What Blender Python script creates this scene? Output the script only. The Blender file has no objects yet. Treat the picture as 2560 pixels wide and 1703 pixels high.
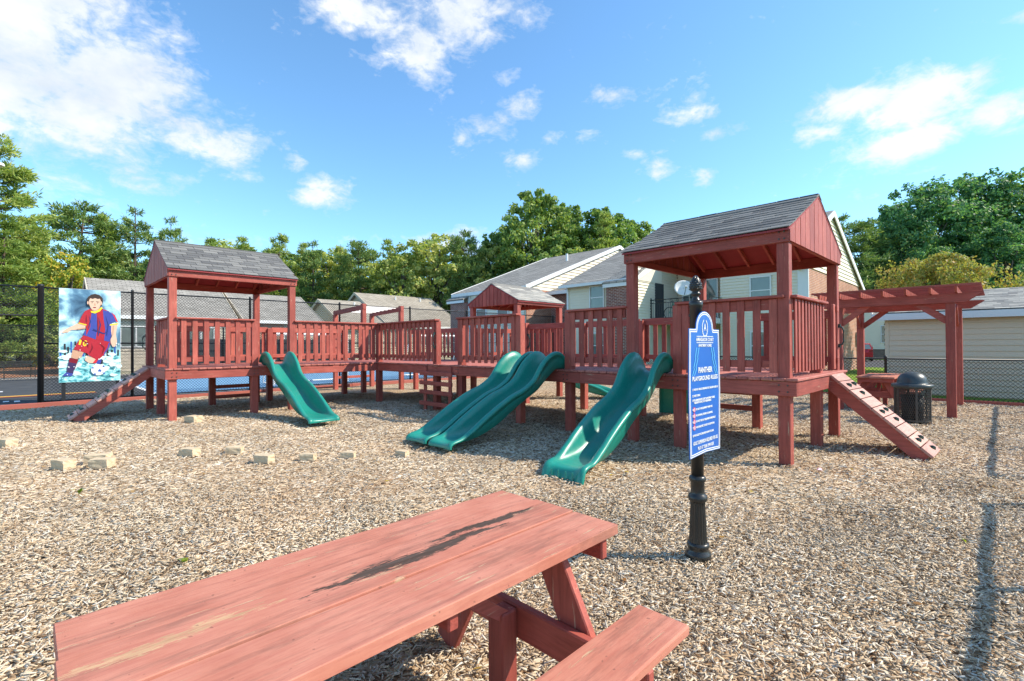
import bpy, bmesh, math, random
import numpy as np
from mathutils import Vector, Matrix, Euler

random.seed(7)
rng = np.random.default_rng(11)
scene = bpy.context.scene
COL = scene.collection
R_ = math.radians

# ------------------------------------------------------------------ camera
cam = bpy.data.objects.new('camera', bpy.data.cameras.new('camera'))
COL.objects.link(cam)
cam.data.sensor_width = 36.0
cam.data.lens = 36.0 * 1220 / 2560
cam.data.clip_start = 0.05
cam.data.clip_end = 2000
cam.matrix_world = (Matrix.Translation((0, 0, 1.5)) @ Matrix.Rotation(R_(90.54), 4, 'X')
                    @ Matrix.Rotation(R_(-0.33), 4, 'Z'))
scene.camera = cam

# ------------------------------------------------------------------ light
SUN_EL, SUN_AZ = 40.5, 93.0            # azimuth clockwise from +Y
sun = bpy.data.objects.new('sun', bpy.data.lights.new('sun', 'SUN'))
COL.objects.link(sun)
sun.data.energy = 3.5
sun.data.angle = R_(0.55)
sun.data.color = (1.0, 0.90, 0.75)
sd = Vector((math.sin(R_(SUN_AZ)) * math.cos(R_(SUN_EL)), math.cos(R_(SUN_AZ)) * math.cos(R_(SUN_EL)), math.sin(R_(SUN_EL))))
sun.rotation_euler = sd.to_track_quat('Z', 'Y').to_euler()
scene.view_settings.view_transform = 'Standard'
scene.view_settings.look = 'None'
scene.view_settings.exposure = 1.03
scene.view_settings.gamma = 1.0
scene.render.engine = 'CYCLES'
scene.cycles.use_denoising = True
scene.cycles.max_bounces = 6
scene.cycles.transparent_max_bounces = 8


# ------------------------------------------------------------------ node helper
class NT:
    def __init__(s, tree):
        s.t = tree

    def n(s, kind, ins=None, **attrs):
        nd = s.t.nodes.new(kind)
        for k, v in attrs.items():
            setattr(nd, k, v)
        for k, v in (ins or {}).items():
            sock = nd.inputs[k]
            if isinstance(v, bpy.types.NodeSocket):
                s.t.links.new(v, sock)
            else:
                sock.default_value = v
        return nd

    def math(s, op, a, b=0.0, c=0.0, clamp=False):
        return s.n('ShaderNodeMath', {0: a, 1: b, 2: c}, operation=op, use_clamp=clamp).outputs[0]

    def vmath(s, op, a, b=(0, 0, 0)):
        nd = s.n('ShaderNodeVectorMath', {0: a, 1: b}, operation=op)
        return nd.outputs['Value'] if op in ('DOT_PRODUCT', 'LENGTH', 'DISTANCE') else nd.outputs[0]

    def ramp(s, fac, stops, interp='LINEAR'):
        nd = s.n('ShaderNodeValToRGB', {0: fac})
        cr = nd.color_ramp
        cr.interpolation = interp
        while len(cr.elements) < len(stops):
            cr.elements.new(0.5)
        for e, (p, c) in zip(cr.elements, stops):
            e.position = p
            e.color = (c[0], c[1], c[2], 1) if len(c) == 3 else c
        return nd.outputs[0]

    def mix(s, fac, a, b, mode='MIX'):
        nd = s.n('ShaderNodeMix', data_type='RGBA', blend_type=mode)
        for sock, v in ((nd.inputs[0], fac), (nd.inputs[6], a), (nd.inputs[7], b)):
            if isinstance(v, bpy.types.NodeSocket):
                s.t.links.new(v, sock)
            elif isinstance(v, (int, float)):
                sock.default_value = v
            else:
                sock.default_value = (v[0], v[1], v[2], 1)
        return nd.outputs[2]

    def noise(s, vec, scale, detail=4.0, rough=0.5, dist=0.0, out=0):
        ins = {'Scale': scale, 'Detail': detail, 'Roughness': rough, 'Distortion': dist}
        if vec is not None:
            ins['Vector'] = vec
        return s.n('ShaderNodeTexNoise', ins).outputs[out]


# ------------------------------------------------------------------ sky
world = bpy.data.worlds.new('World')
scene.world = world
world.use_nodes = True
wt = NT(world.node_tree)
world.node_tree.nodes.clear()
sky = wt.n('ShaderNodeTexSky', sky_type='NISHITA', sun_disc=False, sun_elevation=R_(SUN_EL), sun_rotation=R_(SUN_AZ),
           altitude=200.0, air_density=1.0, dust_density=0.35, ozone_density=2.2)
gen = wt.n('ShaderNodeTexCoord').outputs['Generated']
sep = wt.n('ShaderNodeSeparateXYZ', {0: gen})
az = wt.math('ARCTAN2', sep.outputs[0], sep.outputs[1])
el = wt.math('ARCSINE', sep.outputs[2])
ae = wt.n('ShaderNodeCombineXYZ', {0: az, 1: el}).outputs[0]
nv = wt.vmath('MULTIPLY', gen, (1.0, 1.0, 1.7))
warp = wt.noise(nv, 2.6, 3.0, 0.55, out=1)
warpv = wt.vmath('MULTIPLY', wt.vmath('SUBTRACT', warp, (0.5, 0.5, 0.5)), (0.16, 0.10, 0.0))
aew = wt.vmath('ADD', ae, warpv)
# cloud banks: azimuth, elevation, half widths (degrees), weight
CLOUDS = [(-46, 27, 8, 6, 1.05), (-38, 23.0, 5.5, 4.2, 0.98), (-48, 20.0, 7, 4.2, 0.95), (-38.5, 15.6, 4.2, 2.2, 0.46), (-50, 34, 8, 5, 0.95), (-33.5, 20.2, 4, 2.4, 0.76), (-42, 20.5, 6, 3.6, 0.92),
          (-43.0, 14.0, 5, 2.0, 0.44), (-30.0, 17.6, 2.4, 1.3, 0.40), (-36.0, 11.4, 3.4, 1.1, 0.40), (-29, 10.6, 4, .9, 0.34),
          (-17.5, 33.5, 5.5, 2.2, 0.85), (-11.0, 31.0, 4.5, 2.6, 0.82), (-5.0, 34, 6, 2.6, 0.80), (-9.5, 28.6, 2.0, 1.1, 0.56), (1.5, 33.5, 3.5, 1.6, 0.52),
          (-21.5, 16.8, 2.5, 1.7, 0.76), (-24.5, 19.6, 1.8, 1.0, 0.46), (-8.2, 11.2, 4.4, 1.5, 0.74), (-6.0, 12.4, 2.4, 1.2, 0.56),
          (2.0, 26.5, 2.2, 1.6, 0.56), (-1.0, 23.8, 2.4, 1.2, 0.54), (2.3, 20.8, 2.2, 1.2, 0.56), (-4.5, 22.8, 1.8, 1.0, 0.50), (6.0, 23.0, 1.8, .8, 0.46), (0.5, 29.5, 2.0, .9, .46),
          (12.0, 26.8, 2.8, 1.2, 0.58), (10.2, 23.2, 1.5, .8, 0.46), (16.2, 18.6, 1.8, 1.3, 0.68), (14.8, 20.8, 1.8, .8, 0.48), (21.8, 17.4, 1.2, 1.4, 0.60), (25, 16.2, 1.2, .6, .42),
          (20.5, 24.0, 2.2, 1.0, 0.48), (23.5, 21.8, 2.0, .8, 0.46), (6.4, 14.2, 1.4, 1.0, 0.64), (34.0, 21.2, 3.4, 1.3, 0.85), (39.0, 20.2, 4.4, 2.4, 0.95), (38.0, 17.0, 4.4, 1.8, 0.90), (31.5, 19.8, 2.6, .9, 0.6),
          (44.5, 18.0, 3.4, 1.6, 0.80), (46.0, 24.6, 1.6, .8, 0.5),
          (70, 30, 10, 5, 0.9), (105, 24, 12, 4, 0.8), (150, 34, 14, 6, 0.9), (-90, 28, 12, 5, 0.9), (-140, 25, 14, 5, 0.9), (180, 18, 10, 3, 0.7)]
acc = None
for a0, e0, sa, se, w in CLOUDS:
    d = wt.vmath('MULTIPLY', wt.vmath('SUBTRACT', aew, (R_(a0), R_(e0), 0)), (1 / R_(sa), 1 / R_(se), 0))
    g = wt.math('MULTIPLY', wt.math('POWER', 2.718, wt.math('MULTIPLY', wt.vmath('DOT_PRODUCT', d, d), -0.8)), w)
    acc = g if acc is None else wt.math('MAXIMUM', acc, g)
fine = wt.noise(nv, 6.5, 6.0, 0.58, 0.4)
fine3 = wt.noise(nv, 19.0, 8.0, 0.62, 0.5)
fine2 = wt.noise(nv, 60.0, 4.0, 0.6, 0.3)
dens = wt.math('ADD', acc, wt.math('MULTIPLY', wt.math('SUBTRACT', fine, 0.52), 0.95))
dens = wt.math('ADD', dens, wt.math('MULTIPLY', wt.math('SUBTRACT', fine3, 0.51), 1.25))
dens = wt.math('ADD', dens, wt.math('MULTIPLY', wt.math('SUBTRACT', fine2, 0.5), 0.55))
cmask = wt.ramp(dens, [(0.20, (0, 0, 0)), (0.40, (0.26,) * 3), (0.68, (0.86,) * 3), (0.9, (1, 1, 1))], 'LINEAR')
shade = wt.noise(wt.vmath('ADD', nv, (0.03, 0, -0.05)), 6.0, 6.0, 0.55)
ccol = wt.ramp(shade, [(0.3, (2.55, 2.85, 3.2)), (0.62, (3.75, 3.8, 3.85))])
skyc = wt.mix(1.0, sky.outputs[0], (0.66, 0.90, 0.98), 'MULTIPLY')
final = wt.mix(cmask, skyc, ccol)
bg = wt.n('ShaderNodeBackground', {0: final, 1: 0.15})
wt.n('ShaderNodeOutputWorld', {0: bg.outputs[0]})


# ------------------------------------------------------------------ materials
def new_mat(name, rough=0.7, spec=0.3):
    m = bpy.data.materials.new(name)
    m.use_nodes = True
    t = NT(m.node_tree)
    b = m.node_tree.nodes['Principled BSDF']
    b.inputs['Roughness'].default_value = rough
    b.inputs['Specular IOR Level'].default_value = spec
    return m, t, b


def link(t, a, b):
    t.t.links.new(a, b)


def bump(t, b, h, strength=0.3, dist=0.01):
    nd = t.n('ShaderNodeBump', {'Height': h, 'Strength': strength, 'Distance': dist})
    link(t, nd.outputs[0], b.inputs['Normal'])


M = {}


def plain(name, col, rough=0.6, metal=0.0, spec=0.4, var=0.12, scale=6.0, bmp=0.0):
    m, t, b = new_mat(name, rough, spec)
    o = t.n('ShaderNodeTexCoord').outputs['Object']
    f = t.noise(o, scale, 5.0, 0.6)
    c = t.mix(f, [x * (1 - var) for x in col], [min(1, x * (1 + var)) for x in col])
    link(t, c, b.inputs['Base Color'])
    b.inputs['Metallic'].default_value = metal
    if bmp:
        bump(t, b, t.noise(o, scale * 6, 4.0), bmp, 0.004)
    M[name] = m
    return m


def painted_wood(name, col, axis, fade=0.0, wear=0.0):
    """red painted lumber; grain runs along `axis` of the object"""
    m, t, b = new_mat(name, 0.62, 0.35)
    o = t.n('ShaderNodeTexCoord').outputs['Object']
    rnd = t.n('ShaderNodeObjectInfo').outputs['Random']
    off = t.n('ShaderNodeCombineXYZ', {0: t.math('MULTIPLY', rnd, 37.0), 1: t.math('MULTIPLY', rnd, 91.0), 2: t.math('MULTIPLY', rnd, 53.0)}).outputs[0]
    p = t.vmath('ADD', o, off)
    sc = [9.0, 9.0, 9.0]
    sc[axis] = 0.55
    g = t.noise(t.vmath('MULTIPLY', p, sc), 5.0, 6.0, 0.65, 0.6)
    blot = t.noise(p, 2.3, 5.0, 0.6)
    lo = [c * 0.80 for c in col]
    hi = [min(1, c * 1.16 + 0.012) for c in col]
    c = t.mix(t.ramp(blot, [(0.3, (0, 0, 0)), (0.72, (1, 1, 1))]), lo, hi)
    c = t.mix(t.math('MULTIPLY', t.ramp(g, [(0.38, (1, 1, 1)), (0.56, (0, 0, 0))]), 0.5), c, [x * 0.5 for x in col])
    c = t.mix(1.0, c, t.ramp(rnd, [(0.0, (0.80, 0.76, 0.76)), (0.5, (1.0, 1.0, 1.0)), (1.0, (1.16, 1.26, 1.22))]), 'MULTIPLY')
    # knots and chips
    vs = [2.6, 2.6, 2.6]
    vs[axis] = 1.1
    v = t.n('ShaderNodeTexVoronoi', {'Vector': t.vmath('MULTIPLY', p, vs), 'Scale': 1.0, 'Randomness': 1.0}).outputs['Distance']
    kn = t.ramp(v, [(0.030, (1, 1, 1)), (0.055, (0, 0, 0))])
    c = t.mix(t.math('MULTIPLY', kn, 0.55), c, [x * 0.4 for x in col])
    if wear:
        ws = [14.0, 14.0, 14.0]
        ws[axis] = 1.3
        w = t.noise(t.vmath('MULTIPLY', p, ws), 3.0, 7.0, 0.7, 0.3)
        wm = t.math('MULTIPLY', t.ramp(w, [(0.63 - wear * 0.05, (0, 0, 0)), (0.68, (1, 1, 1))]), 0.75)
        c = t.mix(wm, c, (0.52, 0.36, 0.24))
    link(t, c, b.inputs['Base Color'])
    bump(t, b, t.math('ADD', g, t.math('MULTIPLY', kn, 0.6)), 0.30, 0.006)
    M[name] = m


RED = (0.40, 0.086, 0.062)
for i, ax in enumerate('xyz'):
    painted_wood('red_' + ax, RED, i, wear=0.35)
    painted_wood('tread_' + ax, (0.56, 0.29, 0.235), i, wear=0.9)
    painted_wood('deck_' + ax, (0.44, 0.135, 0.105), i, wear=0.8)
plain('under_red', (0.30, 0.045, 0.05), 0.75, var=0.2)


def table_mat(name, mid=False):
    m, t, b = new_mat(name, 0.8, 0.08)
    o = t.n('ShaderNodeTexCoord').outputs['Object']
    rnd = t.n('ShaderNodeObjectInfo').outputs['Random']
    p = t.vmath('ADD', o, t.n('ShaderNodeCombineXYZ', {0: t.math('MULTIPLY', rnd, 17.0), 1: t.math('MULTIPLY', rnd, 31.0)}).outputs[0])
    gx = t.noise(t.vmath('MULTIPLY', p, (1.2, 14.0, 14.0)), 4.0, 7.0, 0.68, 0.5)
    blot = t.noise(p, 3.0, 6.0, 0.62)
    c = t.mix(t.ramp(blot, [(0.32, (0, 0, 0)), (0.70, (1, 1, 1))]), (0.43, 0.140, 0.092), (0.555, 0.230, 0.162))
    c = t.mix(t.math('MULTIPLY', t.ramp(gx, [(0.36, (1, 1, 1)), (0.55, (0, 0, 0))]), 0.35), c, (0.30, 0.06, 0.05))
    # dark mildew streaks along the grain and bare, peeled wood
    st = t.noise(t.vmath('MULTIPLY', p, (1.0, 9.0, 1.0)), 1.9, 7.0, 0.66, 0.35)
    fine_ = t.noise(t.vmath('MULTIPLY', p, (6.0, 40.0, 20.0)), 4.0, 5.0, 0.7)
    sm = t.math('ADD', st, t.math('MULTIPLY', t.math('SUBTRACT', fine_, 0.5), 0.16))
    sk = t.ramp(sm, [(0.50, (0, 0, 0)), (0.64, (0.8,) * 3), (1, (1, 1, 1))])
    c = t.mix(t.math('MULTIPLY', sk, 0.62), c, (0.13, 0.055, 0.045))
    bw = t.noise(t.vmath('MULTIPLY', t.vmath('ADD', p, (7.3, 2.1, 0)), (1.1, 11.0, 1.0)), 2.2, 8.0, 0.72, 0.2)
    bm = t.ramp(bw, [(0.60, (0, 0, 0)), (0.64, (1, 1, 1))])
    c = t.mix(t.math('MULTIPLY', bm, 0.8), c, (0.50, 0.36, 0.22))
    if mid:      # one long black mildew streak and a peeled strip of bare wood
        so = t.n('ShaderNodeSeparateXYZ', {0: o})
        wob = t.math('MULTIPLY', t.math('SUBTRACT', t.noise(t.vmath('MULTIPLY', o, (3.0, 0, 0)), 1.5, 4.0), 0.5), 0.10)
        for x0, x1, y0, wd, col, ns in ((-0.46, 0.62, -0.010, 0.034, (0.012, 0.009, 0.008), 1.1), (0.15, 0.82, 0.050, 0.024, (0.013, 0.010, 0.009), 1.3), (-0.90, -0.34, 0.022, 0.020, (0.36, 0.23, 0.12), 3.4)):
            u = t.math('DIVIDE', t.math('SUBTRACT', so.outputs[0], (x0 + x1) / 2), (x1 - x0) / 2)
            tap = t.math('SUBTRACT', 1.0, t.math('MULTIPLY', u, u))
            v = t.math('DIVIDE', t.math('ABSOLUTE', t.math('SUBTRACT', t.math('SUBTRACT', so.outputs[1], y0), wob)), wd)
            f = t.math('SUBTRACT', t.math('MULTIPLY', tap, 1.1), t.math('MULTIPLY', v, 0.75))
            f = t.math('ADD', f, t.math('MULTIPLY', t.math('SUBTRACT', fine_, 0.5), 1.6 * ns))
            f = t.math('ADD', f, t.math('MULTIPLY', t.math('SUBTRACT', st, 0.5), 1.6))
            mk = t.ramp(f, [(0.26, (0, 0, 0)), (0.46, (1.0,) * 3)])
            pc = t.mix(t.ramp(gx, [(0.40, (0, 0, 0)), (0.6, (1, 1, 1))]), col, [min(1, q_ * 1.5 + 0.02) for q_ in col])
            c = t.mix(mk if col[0] < 0.1 else t.math('MULTIPLY', mk, 0.8), c, pc)
    sp = t.noise(p, 42.0, 2.0, 0.5)
    c = t.mix(t.math('MULTIPLY', t.ramp(sp, [(0.70, (0, 0, 0)), (0.74, (1, 1, 1))]), 0.55), c, (0.12, 0.05, 0.04))
    # worn pale edges
    pt = t.n('ShaderNodeNewGeometry').outputs['Pointiness']
    c = t.mix(t.math('MULTIPLY', t.ramp(pt, [(0.60, (0, 0, 0)), (0.66, (1, 1, 1))]), 0.35), c, (0.60, 0.38, 0.28))
    link(t, c, b.inputs['Base Color'])
    bump(t, b, t.math('ADD', t.math('MULTIPLY', gx, 0.6), t.math('MULTIPLY', bm, -0.8)), 0.35, 0.006)
    M[name] = m


table_mat('table_top')
table_mat('table_mid', True)


def shingle_mat(name, lo, hi, obj_random=True):
    m, t, b = new_mat(name, 0.9, 0.15)
    o = t.n('ShaderNodeTexCoord').outputs['Object']
    f = t.noise(o, 160.0, 3.0, 0.7)
    g = t.noise(o, 5.0, 4.0, 0.6)
    c = t.mix(t.math('ADD', t.math('MULTIPLY', f, 0.6), t.math('MULTIPLY', g, 0.4)), lo, hi)
    if obj_random:
        rnd = t.n('ShaderNodeObjectInfo').outputs['Random']
        c = t.mix(1.0, c, t.ramp(rnd, [(0, (0.66, 0.66, 0.69)), (0.5, (1.0, 1.0, 1.0)), (1, (1.32, 1.30, 1.27))]), 'MULTIPLY')
    link(t, c, b.inputs['Base Color'])
    bump(t, b, f, 0.5, 0.004)
    M[name] = m


shingle_mat('shingle', (0.11, 0.109, 0.107), (0.225, 0.22, 0.21))
shingle_mat('shingle_pale', (0.24, 0.23, 0.205), (0.42, 0.40, 0.36))


def roof_far(name, lo, hi, along):
    """asphalt shingle roof too far off to tell the tabs apart"""
    m, t, b = new_mat(name, 0.92, 0.12)
    o = t.n('ShaderNodeTexCoord').outputs['Object']
    w = t.n('ShaderNodeTexBrick', {'Vector': t.n('ShaderNodeMapping', {'Vector': o, 'Rotation': (0, 0, 0 if along == 'x' else R_(90))}).outputs[0],
                                   'Color1': (*lo, 1), 'Color2': (*hi, 1), 'Mortar': (lo[0] * .55, lo[1] * .55, lo[2] * .55, 1), 'Scale': 1.0, 'Mortar Size': 0.018,
                                   'Brick Width': 0.42, 'Row Height': 0.15, 'Bias': 0.1}, offset=0.5)
    n_ = t.noise(o, 1.2, 6.0, 0.65)
    c = t.mix(1.0, w.outputs[0], t.ramp(n_, [(0.3, (0.82,) * 3), (0.7, (1.14,) * 3)]), 'MULTIPLY')
    link(t, c, b.inputs['Base Color'])
    bump(t, b, w.outputs[1], -0.4, 0.01)
    M[name] = m


for ax in 'xy':
    roof_far('roof_grey_' + ax, (0.24, 0.225, 0.20), (0.36, 0.34, 0.305), ax)
    roof_far('roof_tan_' + ax, (0.30, 0.265, 0.215), (0.40, 0.36, 0.30), ax)


def brick_mat(name, c1, c2, mortar, axis):
    m, t, b = new_mat(name, 0.88, 0.2)
    o = t.n('ShaderNodeTexCoord').outputs['Object']
    s = t.n('ShaderNodeSeparateXYZ', {0: o})
    v = t.n('ShaderNodeCombineXYZ', {0: s.outputs[0 if axis == 'x' else 1], 1: s.outputs[2]}).outputs[0]
    w = t.n('ShaderNodeTexBrick', {'Vector': v, 'Color1': (*c1, 1), 'Color2': (*c2, 1), 'Mortar': (*mortar, 1), 'Scale': 1.0, 'Mortar Size': 0.012,
                                   'Mortar Smooth': 0.2, 'Brick Width': 0.225, 'Row Height': 0.078, 'Bias': -0.1}, offset=0.5)
    n_ = t.noise(o, 3.0, 5.0, 0.6)
    c = t.mix(1.0, w.outputs[0], t.ramp(n_, [(0.3, (0.8,) * 3), (0.7, (1.2,) * 3)]), 'MULTIPLY')
    link(t, c, b.inputs['Base Color'])
    bump(t, b, w.outputs[1], -0.7, 0.01)
    M[name] = m


for ax in 'xy':
    brick_mat('brick_red_' + ax, (0.25, 0.075, 0.05), (0.17, 0.05, 0.04), (0.42, 0.36, 0.32), ax)
    brick_mat('brick_orange_' + ax, (0.42, 0.17, 0.09), (0.33, 0.12, 0.07), (0.46, 0.38, 0.32), ax)
    brick_mat('brick_brown_' + ax, (0.20, 0.13, 0.10), (0.15, 0.10, 0.08), (0.26, 0.21, 0.18), ax)

plain('siding_cream', (0.77, 0.70, 0.56), 0.6, var=0.05, scale=1.5)
plain('siding_tan', (0.72, 0.565, 0.41), 0.6, var=0.06, scale=1.2)
plain('siding_house', (0.58, 0.51, 0.40), 0.6, var=0.05)
plain('white_trim', (0.74, 0.74, 0.73), 0.5, var=0.04)
plain('black_metal', (0.026, 0.025, 0.023), 0.30, 0.0, 0.5, 0.2, 20)
plain('black_fence', (0.016, 0.016, 0.018), 0.42, 0.0, 0.5, 0.15, 12)
plain('fence_steel', (0.30, 0.30, 0.29), 0.4, 0.6, 0.5, 0.1)
plain('bin_mesh', (0.085, 0.072, 0.062), 0.5, 0.2)
plain('bin_lid', (0.05, 0.062, 0.062), 0.36, 0.0, 0.5, 0.35, 5)
plain('dark_hold', (0.012, 0.05, 0.045), 0.45, 0, 0.5)
plain('white_metal', (0.75, 0.75, 0.74), 0.35, 0.0)
plain('dish_white', (0.70, 0.69, 0.66), 0.45)
plain('stone_tan', (0.56, 0.44, 0.29), 0.95, var=0.3, scale=14, bmp=0.8)
plain('concrete', (0.42, 0.40, 0.37), 0.9, var=0.15, scale=4, bmp=0.3)
plain('kerb_red', (0.36, 0.10, 0.075), 0.75, var=0.25, scale=2, bmp=0.2)
plain('screen_dark', (0.05, 0.052, 0.055), 0.8)
plain('curtain', (0.55, 0.55, 0.54), 0.8)
plain('dark_inside', (0.03, 0.032, 0.035), 0.7)
plain('bark', (0.085, 0.062, 0.047), 0.95, var=0.35, scale=4, bmp=0.8)
plain('bark_grey', (0.13, 0.11, 0.095), 0.95, var=0.3, scale=4, bmp=0.6)
plain('car_red', (0.42, 0.02, 0.025), 0.25, 0.0, 0.6, 0.05)
plain('tyre', (0.015, 0.015, 0.015), 0.8)
plain('soil', (0.30, 0.13, 0.06), 0.95, var=0.35, scale=3, bmp=0.4)
plain('rubber_lid', (0.02, 0.02, 0.02), 0.6)
plain('meter_grey', (0.42, 0.40, 0.34), 0.6, var=0.2)
plain('tail_light', (0.25, 0.01, 0.01), 0.3)

m, t, b = new_mat('slide_green', 0.27, 0.5)
o = t.n('ShaderNodeTexCoord').outputs['Object']
n1 = t.noise(o, 2.2, 5.0, 0.6)
c = t.mix(n1, (0.007, 0.195, 0.150), (0.016, 0.268, 0.200))
scr = t.noise(t.vmath('MULTIPLY', o, (22.0, 22.0, 3.0)), 3.0, 4.0, 0.7)
c = t.mix(t.math('MULTIPLY', t.ramp(scr, [(0.58, (0, 0, 0)), (0.70, (1, 1, 1))]), 0.30), c, (0.25, 0.42, 0.38))
c = t.mix(t.math('MULTIPLY', t.ramp(t.noise(o, 7.0, 6.0, 0.7), [(0.52, (0, 0, 0)), (0.68, (1, 1, 1))]), 0.35), c, (0.10, 0.22, 0.17))
link(t, c, b.inputs['Base Color'])
link(t, t.math('ADD', 0.17, t.math('MULTIPLY', t.noise(o, 10.0, 6.0, 0.7), 0.36)), b.inputs['Roughness'])
M['slide_green'] = m

m, t, b = new_mat('glass', 0.04, 0.8)
o = t.n('ShaderNodeTexCoord').outputs['Object']
link(t, t.mix(t.noise(o, 2.0, 2.0), (0.10, 0.13, 0.12), (0.20, 0.24, 0.23)), b.inputs['Base Color'])
bump(t, b, t.noise(o, 1.5, 2.0), 0.08, 0.05)
M['glass'] = m


def mulch_mat():
    m, t, b = new_mat('mulch', 0.95, 0.1)
    o = t.n('ShaderNodeTexCoord').outputs['Object']
    d = t.vmath('ADD', o, t.vmath('MULTIPLY', t.noise(o, 9.0, 3.0, out=1), (0.08, 0.08, 0.0)))
    cols, hts = None, None
    for ang, sc in ((0.4, 1.0), (1.9, 1.13), (2.8, 0.9)):
        mp = t.n('ShaderNodeMapping', {'Vector': d, 'Rotation': (0, 0, ang), 'Scale': (16 * sc, 48 * sc, 1)}).outputs[0]
        vo = t.n('ShaderNodeTexVoronoi', {'Vector': mp, 'Scale': 1.0, 'Randomness': 1.0}, voronoi_dimensions='2D')
        r = t.n('ShaderNodeSeparateColor', {0: vo.outputs['Color']}).outputs[0]
        cc = t.ramp(r, [(0.0, (0.08, 0.048, 0.028)), (0.2, (0.22, 0.14, 0.08)), (0.42, (0.44, 0.32, 0.20)), (0.7, (0.58, 0.46, 0.31)), (1.0, (0.74, 0.63, 0.48))])
        if cols is None:
            cols, hts = cc, r
        else:
            sel = t.ramp(t.noise(o, 30.0 * sc, 2.0), [(0.47, (0, 0, 0)), (0.53, (1, 1, 1))])
            cols = t.mix(sel, cols, cc)
            hts = t.math('ADD', hts, r)
    big = t.noise(o, 0.55, 5.0, 0.6)
    cols = t.mix(t.ramp(big, [(0.42, (0, 0, 0)), (0.72, (0.42,) * 3)]), cols, (0.40, 0.21, 0.10))
    link(t, cols, b.inputs['Base Color'])
    bump(t, b, hts, 0.9, 0.02)
    M['mulch'] = m


mulch_mat()

m, t, b = new_mat('chip', 0.92, 0.12)
g = t.n('ShaderNodeNewGeometry')
rnd = g.outputs['Random Per Island']
pos = g.outputs['Position']
c = t.ramp(rnd, [(0.0, (0.09, 0.06, 0.04)), (0.09, (0.25, 0.165, 0.10)), (0.24, (0.47, 0.34, 0.21)), (0.50, (0.62, 0.485, 0.33)),
                 (0.76, (0.72, 0.605, 0.445)), (0.9, (0.56, 0.50, 0.42)), (1.0, (0.86, 0.78, 0.64))])
big = t.noise(pos, 0.55, 5.0, 0.6)
c = t.mix(t.ramp(big, [(0.48, (0, 0, 0)), (0.78, (0.42,) * 3)]), c, (0.46, 0.27, 0.14))
pt = t.noise(pos, 0.9, 3.0, 0.5)
c = t.mix(1.0, c, t.ramp(pt, [(0.32, (0.78,) * 3), (0.60, (1.08,) * 3)]), 'MULTIPLY')
gr = t.noise(t.vmath('MULTIPLY', pos, (60, 60, 160)), 3.0, 3.0)
c = t.mix(1.0, c, t.ramp(gr, [(0.3, (0.75,) * 3), (0.7, (1.15,) * 3)]), 'MULTIPLY')
link(t, c, b.inputs['Base Color'])
M['chip'] = m


def ground_mat(name, c1, c2, scale, bmp=0.5, c3=None):
    m, t, b = new_mat(name, 0.95, 0.1)
    o = t.n('ShaderNodeTexCoord').outputs['Object']
    f = t.noise(o, scale, 8.0, 0.7)
    c = t.mix(t.ramp(f, [(0.35, (0, 0, 0)), (0.65, (1, 1, 1))]), c1, c2)
    if c3:
        c = t.mix(t.ramp(t.noise(o, 0.35, 4.0), [(0.5, (0, 0, 0)), (0.65, (1, 1, 1))]), c, c3)
    link(t, c, b.inputs['Base Color'])
    bump(t, b, f, bmp, 0.02)
    M[name] = m


ground_mat('earth', (0.07, 0.085, 0.03), (0.14, 0.13, 0.06), 3.0)
ground_mat('lawn', (0.11, 0.20, 0.02), (0.22, 0.32, 0.05), 5.0, 0.8)
ground_mat('asphalt', (0.075, 0.075, 0.078), (0.12, 0.118, 0.115), 20.0, 0.3)
ground_mat('court_grey', (0.055, 0.06, 0.065), (0.085, 0.088, 0.092), 2.0, 0.1)
ground_mat('court_blue', (0.15, 0.30, 0.46), (0.19, 0.35, 0.52), 2.0, 0.1)
ground_mat('path', (0.30, 0.27, 0.23), (0.40, 0.36, 0.31), 3.0, 0.2)
for nm, col in (('line_white', (0.7, 0.7, 0.7)), ('line_green', (0.02, 0.33, 0.24)), ('line_blue', (0.06, 0.18, 0.42)), ('line_yellow', (0.70, 0.38, 0.03)), ('line_maroon', (0.24, 0.05, 0.04))):
    plain(nm, col, 0.7, var=0.15)


def leaf_mat(name, cols, transl=0.35):
    m, t, b = new_mat(name, 0.55, 0.25)
    g = t.n('ShaderNodeNewGeometry')
    rnd = g.outputs['Random Per Island']
    obr = t.n('ShaderNodeObjectInfo').outputs['Random']
    pos = t.n('ShaderNodeTexCoord').outputs['Object']
    f = t.math('ADD', t.math('MULTIPLY', rnd, 0.55), t.math('MULTIPLY', t.noise(pos, 0.5, 3.0), 0.6), 0.0)
    f = t.math('ADD', f, t.math('MULTIPLY', t.math('SUBTRACT', obr, 0.5), 0.25))
    c = t.ramp(f, [(0.15 + 0.7 * i / (len(cols) - 1), cc) for i, cc in enumerate(cols)])
    link(t, c, b.inputs['Base Color'])
    tr = t.n('ShaderNodeBsdfTranslucent', {0: t.mix(1.0, c, (1.5, 1.6, 0.7), 'MULTIPLY')})
    mx = t.n('ShaderNodeMixShader', {0: transl, 1: b.outputs[0], 2: tr.outputs[0]})
    link(t, mx.outputs[0], m.node_tree.nodes['Material Output'].inputs[0])
    M[name] = m


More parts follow.
